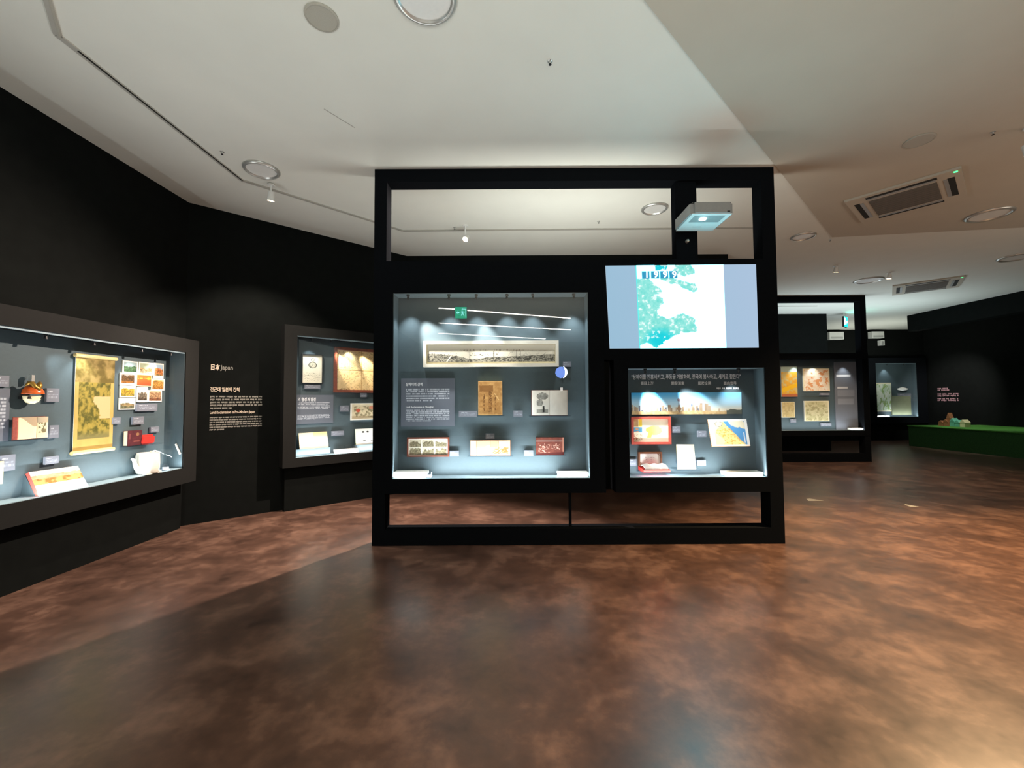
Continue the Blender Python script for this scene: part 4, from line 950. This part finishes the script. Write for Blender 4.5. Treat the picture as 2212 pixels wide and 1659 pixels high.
for (px_, py_, mt, s, h), lb in zip(dio, dl):
    p = on_height(px_, 921, .645); x, y = 13.5, None
    P = Plane(13.4, 0, 0, -1); u_, _ = P.uz(px_, 918, 0); y = -u_ if False else P.at(u_, 0).y
    th = tag(empty('model_house', (13.4, y, .645)), lb, 'model house', 'diorama houses')
    box('wall', (13.4 - s * .6, 13.4 + s * .6, y - s * .5, y + s * .5, .645, .645 + h), mt, th)
    bm = bmesh.new(); a_ = [bm.verts.new(v) for v in ((13.4 - s * .65, y - s * .55, .645 + h), (13.4 + s * .65, y - s * .55, .645 + h), (13.4 + s * .65, y + s * .55, .645 + h), (13.4 - s * .65, y + s * .55, .645 + h), (13.4 - s * .65, y, .645 + h * 1.7), (13.4 + s * .65, y, .645 + h * 1.7))]
    for f in ((0, 1, 2, 3), (0, 4, 5, 1), (2, 5, 4, 3), (0, 3, 4), (1, 5, 2)): bm.faces.new([a_[i] for i in f])
    build('roof', bm, mt, th)
# floor marks: thin pale plates laid on the floor
for px_, py_, lb, s in ((1757, 1080, 'small pale wedge shaped mark on the floor right of the kiosk', .11), (1968, 1093, 'tiny pale mark on the floor at far right', .06)):
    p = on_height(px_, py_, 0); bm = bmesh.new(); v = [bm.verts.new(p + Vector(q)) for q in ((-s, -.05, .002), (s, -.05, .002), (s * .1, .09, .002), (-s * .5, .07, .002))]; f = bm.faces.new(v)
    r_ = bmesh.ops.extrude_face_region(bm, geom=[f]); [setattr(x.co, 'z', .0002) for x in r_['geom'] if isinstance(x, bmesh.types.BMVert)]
    tag(build('floor_mark', bm, 'track_grey'), lb, 'sticker', 'floor marks')

# ------------------------------------------------------------------ ceiling fixtures
def ceil_z(x, y):                              # which of the two ceiling levels
    s = (x - e0.x) * ed.y - (y - e0.y) * ed.x
    return LOW if (s > 0 and y < 5.6) else H
def at_ceiling(px, py):
    p = on_height(px, py, H); return on_height(px, py, ceil_z(p.x, p.y))
def downlight(px, py, r, label, lit=False):
    p = at_ceiling(px, py); th = tag(empty('ceiling_downlight', p), label, 'ceiling light', 'round ceiling downlights')
    bm = bmesh.new(); lathe(bm, [(r * .80, -.001), (r * .82, -.022), (r * .9, -.026), (r, -.010), (r, 0)], p, n=40); build('trim_ring', bm, 'chrome', th, smooth=True)
    bm = bmesh.new(); lathe(bm, [(0, -.008), (r * .81, -.008), (r * .81, -.001), (0, -.001)], p, n=40); build('lens_disc', bm, 'white_plastic', th)
downlight(917, -10, .20, 'round chrome rimmed downlight cut by the top edge of the photo')
downlight(565, 366, .18, 'round downlight beside the ceiling track at upper left')
downlight(1414, 450, .17, 'round downlight seen through the upper opening of the kiosk')
downlight(1735, 510, .17, 'round downlight just right of the kiosk post')
downlight(2137, 463, .24, 'round downlight near the right edge beyond the ceiling cassette')
downlight(1876, 605, .26, 'faint flat downlight above the far kiosk')
downlight(2195, 555, .24, 'downlight at the right photo edge above the dark header')
def grille_disc(px, py, r, label):
    p = at_ceiling(px, py); th = tag(empty('ceiling_speaker', p), label, 'ceiling speaker', 'round ceiling speakers')
    bm = bmesh.new(); lathe(bm, [(0, -.008), (r * .9, -.008), (r * .9, -.001)], p, n=40); build('grille', bm, 'speaker_grey', th)
    bm = bmesh.new(); lathe(bm, [(r * .9, -.001), (r * .9, -.011), (r, -.008), (r, -.001)], p, n=40); build('rim', bm, 'speaker_grey', th)
grille_disc(695, 37, .105, 'grey round ceiling speaker near the top edge'); grille_disc(1986, 303, .12, 'faint grey round ceiling speaker at upper right')
def sprinkler(px, py, label):
    p = at_ceiling(px, py); th = tag(empty('sprinkler', p), label, 'sprinkler', 'ceiling sprinklers')
    bm = bmesh.new(); lathe(bm, [(.02, 0), (.02, -.003), (.008, -.006), (.006, -.018), (0, -.018)], p, n=16); build('escutcheon', bm, 'chrome', th)
    bm = bmesh.new(); lathe(bm, [(0, -.028), (.011, -.028), (.011, -.026), (.003, -.026), (.003, -.018)], p, n=16); build('deflector', bm, 'dark_plastic', th)
for px_, py_, lb in ((1188, 132, 'small sprinkler head in the middle of the near ceiling'), (480, 328, 'sprinkler left of the upper left downlight'), (982, 491, 'sprinkler behind the kiosk above the glowing spotlight'), (1293, 478, 'sprinkler seen through the middle of the kiosk opening'), (1793, 517, 'sprinkler right of the downlight beside the kiosk'), (2145, 285, 'sprinkler at upper right near the photo edge')): sprinkler(px_, py_, lb)
def cassette(px, py, s, ang, label):
    p = at_ceiling(px, py); th = tag(empty('ceiling_cassette', p), label, 'air conditioner', 'ceiling air conditioner cassettes')
    c, sn = math.cos(ang), math.sin(ang)
    def part(name, x0, x1, y0, y1, z0, z1, mat, bv=0):
        bm = bmesh.new(); bx(bm, x0, x1, y0, y1, z0, z1)
        for v in bm.verts: x, y = v.co.x, v.co.y; v.co = p + Vector((c * x - sn * y, sn * x + c * y, v.co.z))
        return build(name, bm, mat, th, bevel=bv)
    part('panel', -s, s, -s, s, -.028, -.001, 'ceiling_paint_shaded', .006)
    g = s * .60; gr = part('grille', -g, g, -g, g, -.036, -.027, 'grille_brown')
    for k in range(9): y = -g + g * 2 * (k + .5) / 9; part('grille_slat', -g * .97, g * .97, y - .006, y + .006, -.040, -.036, 'speaker_grey' if False else 'grille_brown')
    for d in (0, 1, 2, 3):
        a = d * math.pi / 2; q = lambda x, y: (math.cos(a) * x - math.sin(a) * y, math.sin(a) * x + math.cos(a) * y)
        (xa, ya), (xb, yb) = q(-s * .62, s * .76), q(s * .62, s * .88)
        part('air_slot', min(xa, xb), max(xa, xb), min(ya, yb), max(ya, yb), -.030, -.027, 'slot_dark')
        (xa, ya), (xb, yb) = q(-s * .60, s * .70), q(s * .60, s * .77)
        part('air_flap', min(xa, xb), max(xa, xb), min(ya, yb), max(ya, yb), -.034, -.029, 'grey_plastic')
    part('status_light', s * .88, s * .94, -s * .93, -s * .87, -.032, -.028, 'led_green')
cassette(1955, 427, .50, math.radians(-50), 'large ceiling air conditioner cassette with dark grille at upper right')
cassette(2000, 617, .55, math.radians(-42), 'distant ceiling air conditioner cassette above the dark header')
def spot_head(px, py, zc, drop_from, label, aim, power, angle, colour=(1, .72, .46), blend=.5, radius=.03):
    p = on_height(px, py, zc); th = tag(empty('track_spotlight', Vector((p.x, p.y, drop_from))), label, 'spotlight', 'ceiling spotlights')
    d = (Vector(aim) - p).normalized(); back = p - d * .09
    bm = bmesh.new(); lathe(bm, [(.04, drop_from - .012 - (drop_from)), (.04, 0), (0, 0)], Vector((p.x, p.y, drop_from)), n=20); build('ceiling_rose', bm, 'white_plastic', th)
    bm = bmesh.new(); tube(bm, [(p.x, p.y, drop_from - .01), (p.x, p.y, p.z + .02)], .010, 10); build('stem', bm, 'white_plastic', th)
    bm = bmesh.new(); lathe(bm, [(0, -.10), (.030, -.10), (.036, -.05), (.042, .0), (.037, .0), (.034, -.02)], p, axis=d, n=24); build('lamp_can', bm, 'white_plastic', th, smooth=False)
    bm = bmesh.new(); lathe(bm, [(0, -.014), (.034, -.014), (.034, -.018), (0, -.018)], p, axis=d, n=24); build('lens', bm, 'lamp_warm', th)
    spot_light('track_spot_light', p + d * .012, aim, power, colour, angle, blend, radius)
spot_head(585, 434, 3.80, H - .012, 'glowing spotlight hanging from the ceiling track at upper left', (-3.2, 5.3, 1.0), 190, 90, (1, .86, .72))
spot_head(1005, 517, 3.80, H, 'glowing spotlight seen through the kiosk opening', (-1.9, 2.6, 0), 1100, 110, (1, .80, .66))
spot_head(2226, 332, 3.74, LOW, 'warm spotlight at the right photo edge', (4.6, 2.4, 0), 1500, 120, (1, .66, .34))
spot_head(1920, 602, 3.88, H, 'tiny lit spotlight on the ceiling before the far kiosk', (7.0, 8.6, 0), 200, 100)
spot_head(1805, 588, 3.88, H, 'small unlit looking spotlight left of the tiny lit one', (6.0, 8.8, 0), 60, 100)

# exit signs
def exit_sign(P, u, zc, s, label, flip=1):
    th = tag(empty('exit_sign', P.at(u, zc - s / 2, -.02)), label, 'exit sign')
    pbox('housing', P, (u - s / 2, u + s / 2, zc - s / 2, zc + s / 2, -.05, 0), 'dark_plastic', th)
    pbox('panel', P, (u - s * .47, u + s * .47, zc - s * .47, zc + s * .47, 0, .004), 'exit_green', th)
    q = s / .3
    def poly(name, pts):
        bm = bmesh.new(); a = [bm.verts.new(P.at(u + x * q * flip, zc + y * q, .0045)) for x, y in pts]; b = [bm.verts.new(P.at(u + x * q * flip, zc + y * q, .007)) for x, y in pts]
        bm.faces.new(b); bm.faces.new(a[::-1])
        for i in range(len(pts)): bm.faces.new((a[i], a[(i + 1) % len(pts)], b[(i + 1) % len(pts)], b[i]))
        build(name, bm, 'exit_white', th)
    poly('arrow', [(.118, 0), (.075, .04), (.075, .014), (.04, .014), (.04, -.014), (.075, -.014), (.075, -.04)])
    poly('door_frame', [(-.125, -.10), (-.125, .10), (-.02, .10), (-.02, .082), (-.107, .082), (-.107, -.10)])
    poly('runner', [(-.06, .03), (-.03, .045), (.0, .02), (.012, .03), (.018, .02), (.0, .0), (-.02, .015), (-.03, -.015), (-.0, -.04), (-.005, -.08), (-.018, -.08), (-.018, -.045), (-.045, -.03), (-.06, -.07), (-.09, -.075), (-.09, -.062), (-.07, -.058), (-.055, -.01), (-.06, .02), (-.085, .0), (-.09, .012)])
    bm = bmesh.new(); lathe(bm, [(.014 * q, 0), (.014 * q, .003), (0, .003)], P.at(u - .02 * q * flip, zc + .062 * q, .0045), axis=P.n, n=14); build('runner_head', bm, 'exit_white', th)
    for k in (-.3, .3):
        bm = bmesh.new(); tube(bm, [P.at(u + s * k, zc + s / 2, -.025), P.at(u + s * k, H, -.025)], .006, 8); build('hanger', bm, 'chrome', th)
exit_sign(Plane(9.73, 12.05, .80, .60), 0, 3.74, .30, 'lit green exit sign hanging beyond the far kiosk frame')
exit_sign(Plane(-1.235, -1.3, -1, .08), 0, 3.65, .30, 'green exit sign behind the viewer, mirrored in the kiosk glass')
# linear lights and round sign behind the viewer, seen as reflections in the glass
for (xa, ya), (xb, yb), lb in (((-1.932, -2.18), (1.768, -3.66), 'nearest ceiling light line, topmost of the three reflected in the glass'), ((-2.304, -4.30), (2.059, -5.75), 'middle ceiling light line of the three reflected in the glass'), ((-2.655, -6.30), (1.346, -7.82), 'farthest ceiling light line, lowest of the three reflected in the glass')):
    d = Vector((xb - xa, yb - ya, 0)); P = Plane(xa, ya, d.x, d.y)
    zc = ceil_z(xa, ya); zc = min(zc, ceil_z(xb, yb))
    th = tag(empty('linear_light', P.at(d.length / 2, LOW - .03, 0)), lb, 'ceiling light', 'linear ceiling lights')
    pbox('channel', P, (0, d.length, LOW - .012, LOW, -.03, .03), 'white_plastic', th); pbox('diffuser', P, (0, d.length, LOW - .03, LOW - .012, -.022, .022), 'lamp_line', th)
PBk = Plane(0, -9.05, -1, 0)
th = tag(empty('round_light_sign', (2.10, -9.05, 2.70)), 'round blue light sign with white crescent, mirrored in the kiosk glass', 'light sign')
bm = bmesh.new(); lathe(bm, [(0, 0), (.24, 0), (.24, .06), (0, .06)], PBk.at(-2.10, 2.70, 0), axis=PBk.n, n=40); build('disc', bm, 'sign_blue', th)
bm = bmesh.new(); a_ = []; b_ = []
for k in range(21):
    t = -math.pi * .42 + k / 20 * math.pi * .84
    a_.append(bm.verts.new(PBk.at(-2.10 - .27 * math.cos(t), 2.70 + .27 * math.sin(t), .075))); b_.append(bm.verts.new(PBk.at(-2.10 - .27 * math.cos(t) + .10 * math.cos(t * 1.18), 2.70 + .27 * math.sin(t), .075)))
for k in range(20): bm.faces.new((a_[k], a_[k + 1], b_[k + 1], b_[k]))
r_ = bmesh.ops.extrude_face_region(bm, geom=bm.faces[:]); bmesh.ops.translate(bm, vec=PBk.n * -.012, verts=[v for v in r_['geom'] if isinstance(v, bmesh.types.BMVert)])
build('crescent', bm, 'sign_white', th)

# ------------------------------------------------------------------ lamps inside the cases
COOL = (.90, .97, 1.0)
def case_lights(P, inner, D, us, power, back=.03, aim=.55, angle=75, strip=20, colour=COOL):
    a0, b0, a1, b1 = inner
    for u in us: spot_light('case_spot', P.at(u, b1 - .065, D - .05), P.at(u, b1 - aim * (b1 - b0), back), power, colour, angle, .8, .012)
    l = area_light('case_strip', P.at((a0 + a1) / 2, b0 + .012, D - .025), P.at((a0 + a1) / 2, b1, D * .5), (a1 - a0) * .97, .02, strip, colour)
    zz_ = -(Vector((0, 0, 1)) - P.n * .12).normalized(); l.rotation_euler = Matrix((P.r, zz_.cross(P.r), zz_)).transposed().to_euler()
case_lights(K1B, C1_in, .198, L1, 17, aim=.45, strip=26)
case_lights(K1B, C2_in, .198, (L2[2],), 8, aim=.40, strip=14)
def aimed(P, u, zt, off, px, py, power, angle, colour):
    a, b = P.uz(px, py, .03); spot_light('case_spot', P.at(u, zt, off), P.at(a, b, .03), power, colour, angle, .7, .012)
aimed(K1B, L2[0], 1.775, .15, 1414, 895, 60, 46, COOL); aimed(K1B, L2[1], 1.775, .15, 1514, 893, 60, 46, COOL)
aimed(K1B, L1[0], 2.585, .15, 960, 772, 110, 44, (1, .97, .92)); aimed(K1B, L1[2], 2.585, .15, 1060, 772, 75, 44, (1, .97, .92))
aimed(QB, 1.68, 2.36, .14, 748, 795, 60, 34, (1, .88, .70)); aimed(QB, 2.05, 2.36, .14, 800, 800, 60, 34, (1, .88, .70))
case_lights(PA, A_in, .20, (1.6, 2.4, 3.0, 3.85, 4.35), 9, aim=.40, strip=26)
aimed(QA, 4.72, 2.02, .14, 330, 800, 8, 44, COOL); aimed(QA, 3.45, 2.02, .14, 200, 850, 9, 60, COOL)
case_lights(PB, B_in, .20, (1.42, 1.98), 8, aim=.35, strip=12)
case_lights(K2, (5.2, .745, 8.535, 2.465), .22, (6.9, 7.35, 8.1), 8, aim=.4, strip=10)
case_lights(PF, (12.95, .85, 14.40, 2.75), .20, (13.4,), 9, aim=.4, strip=5)
spot_light('niche_spot', (12.6, 12.2, 3.45), (13.6, 12.0, .6), 110, (.9, 1, .85), 70, .9, .05)
spot_light('niche_spot', (12.8, 12.6, 3.45), (14.9, 14.0, 1.5), 260, (1, .97, .92), 60, .9, .05)
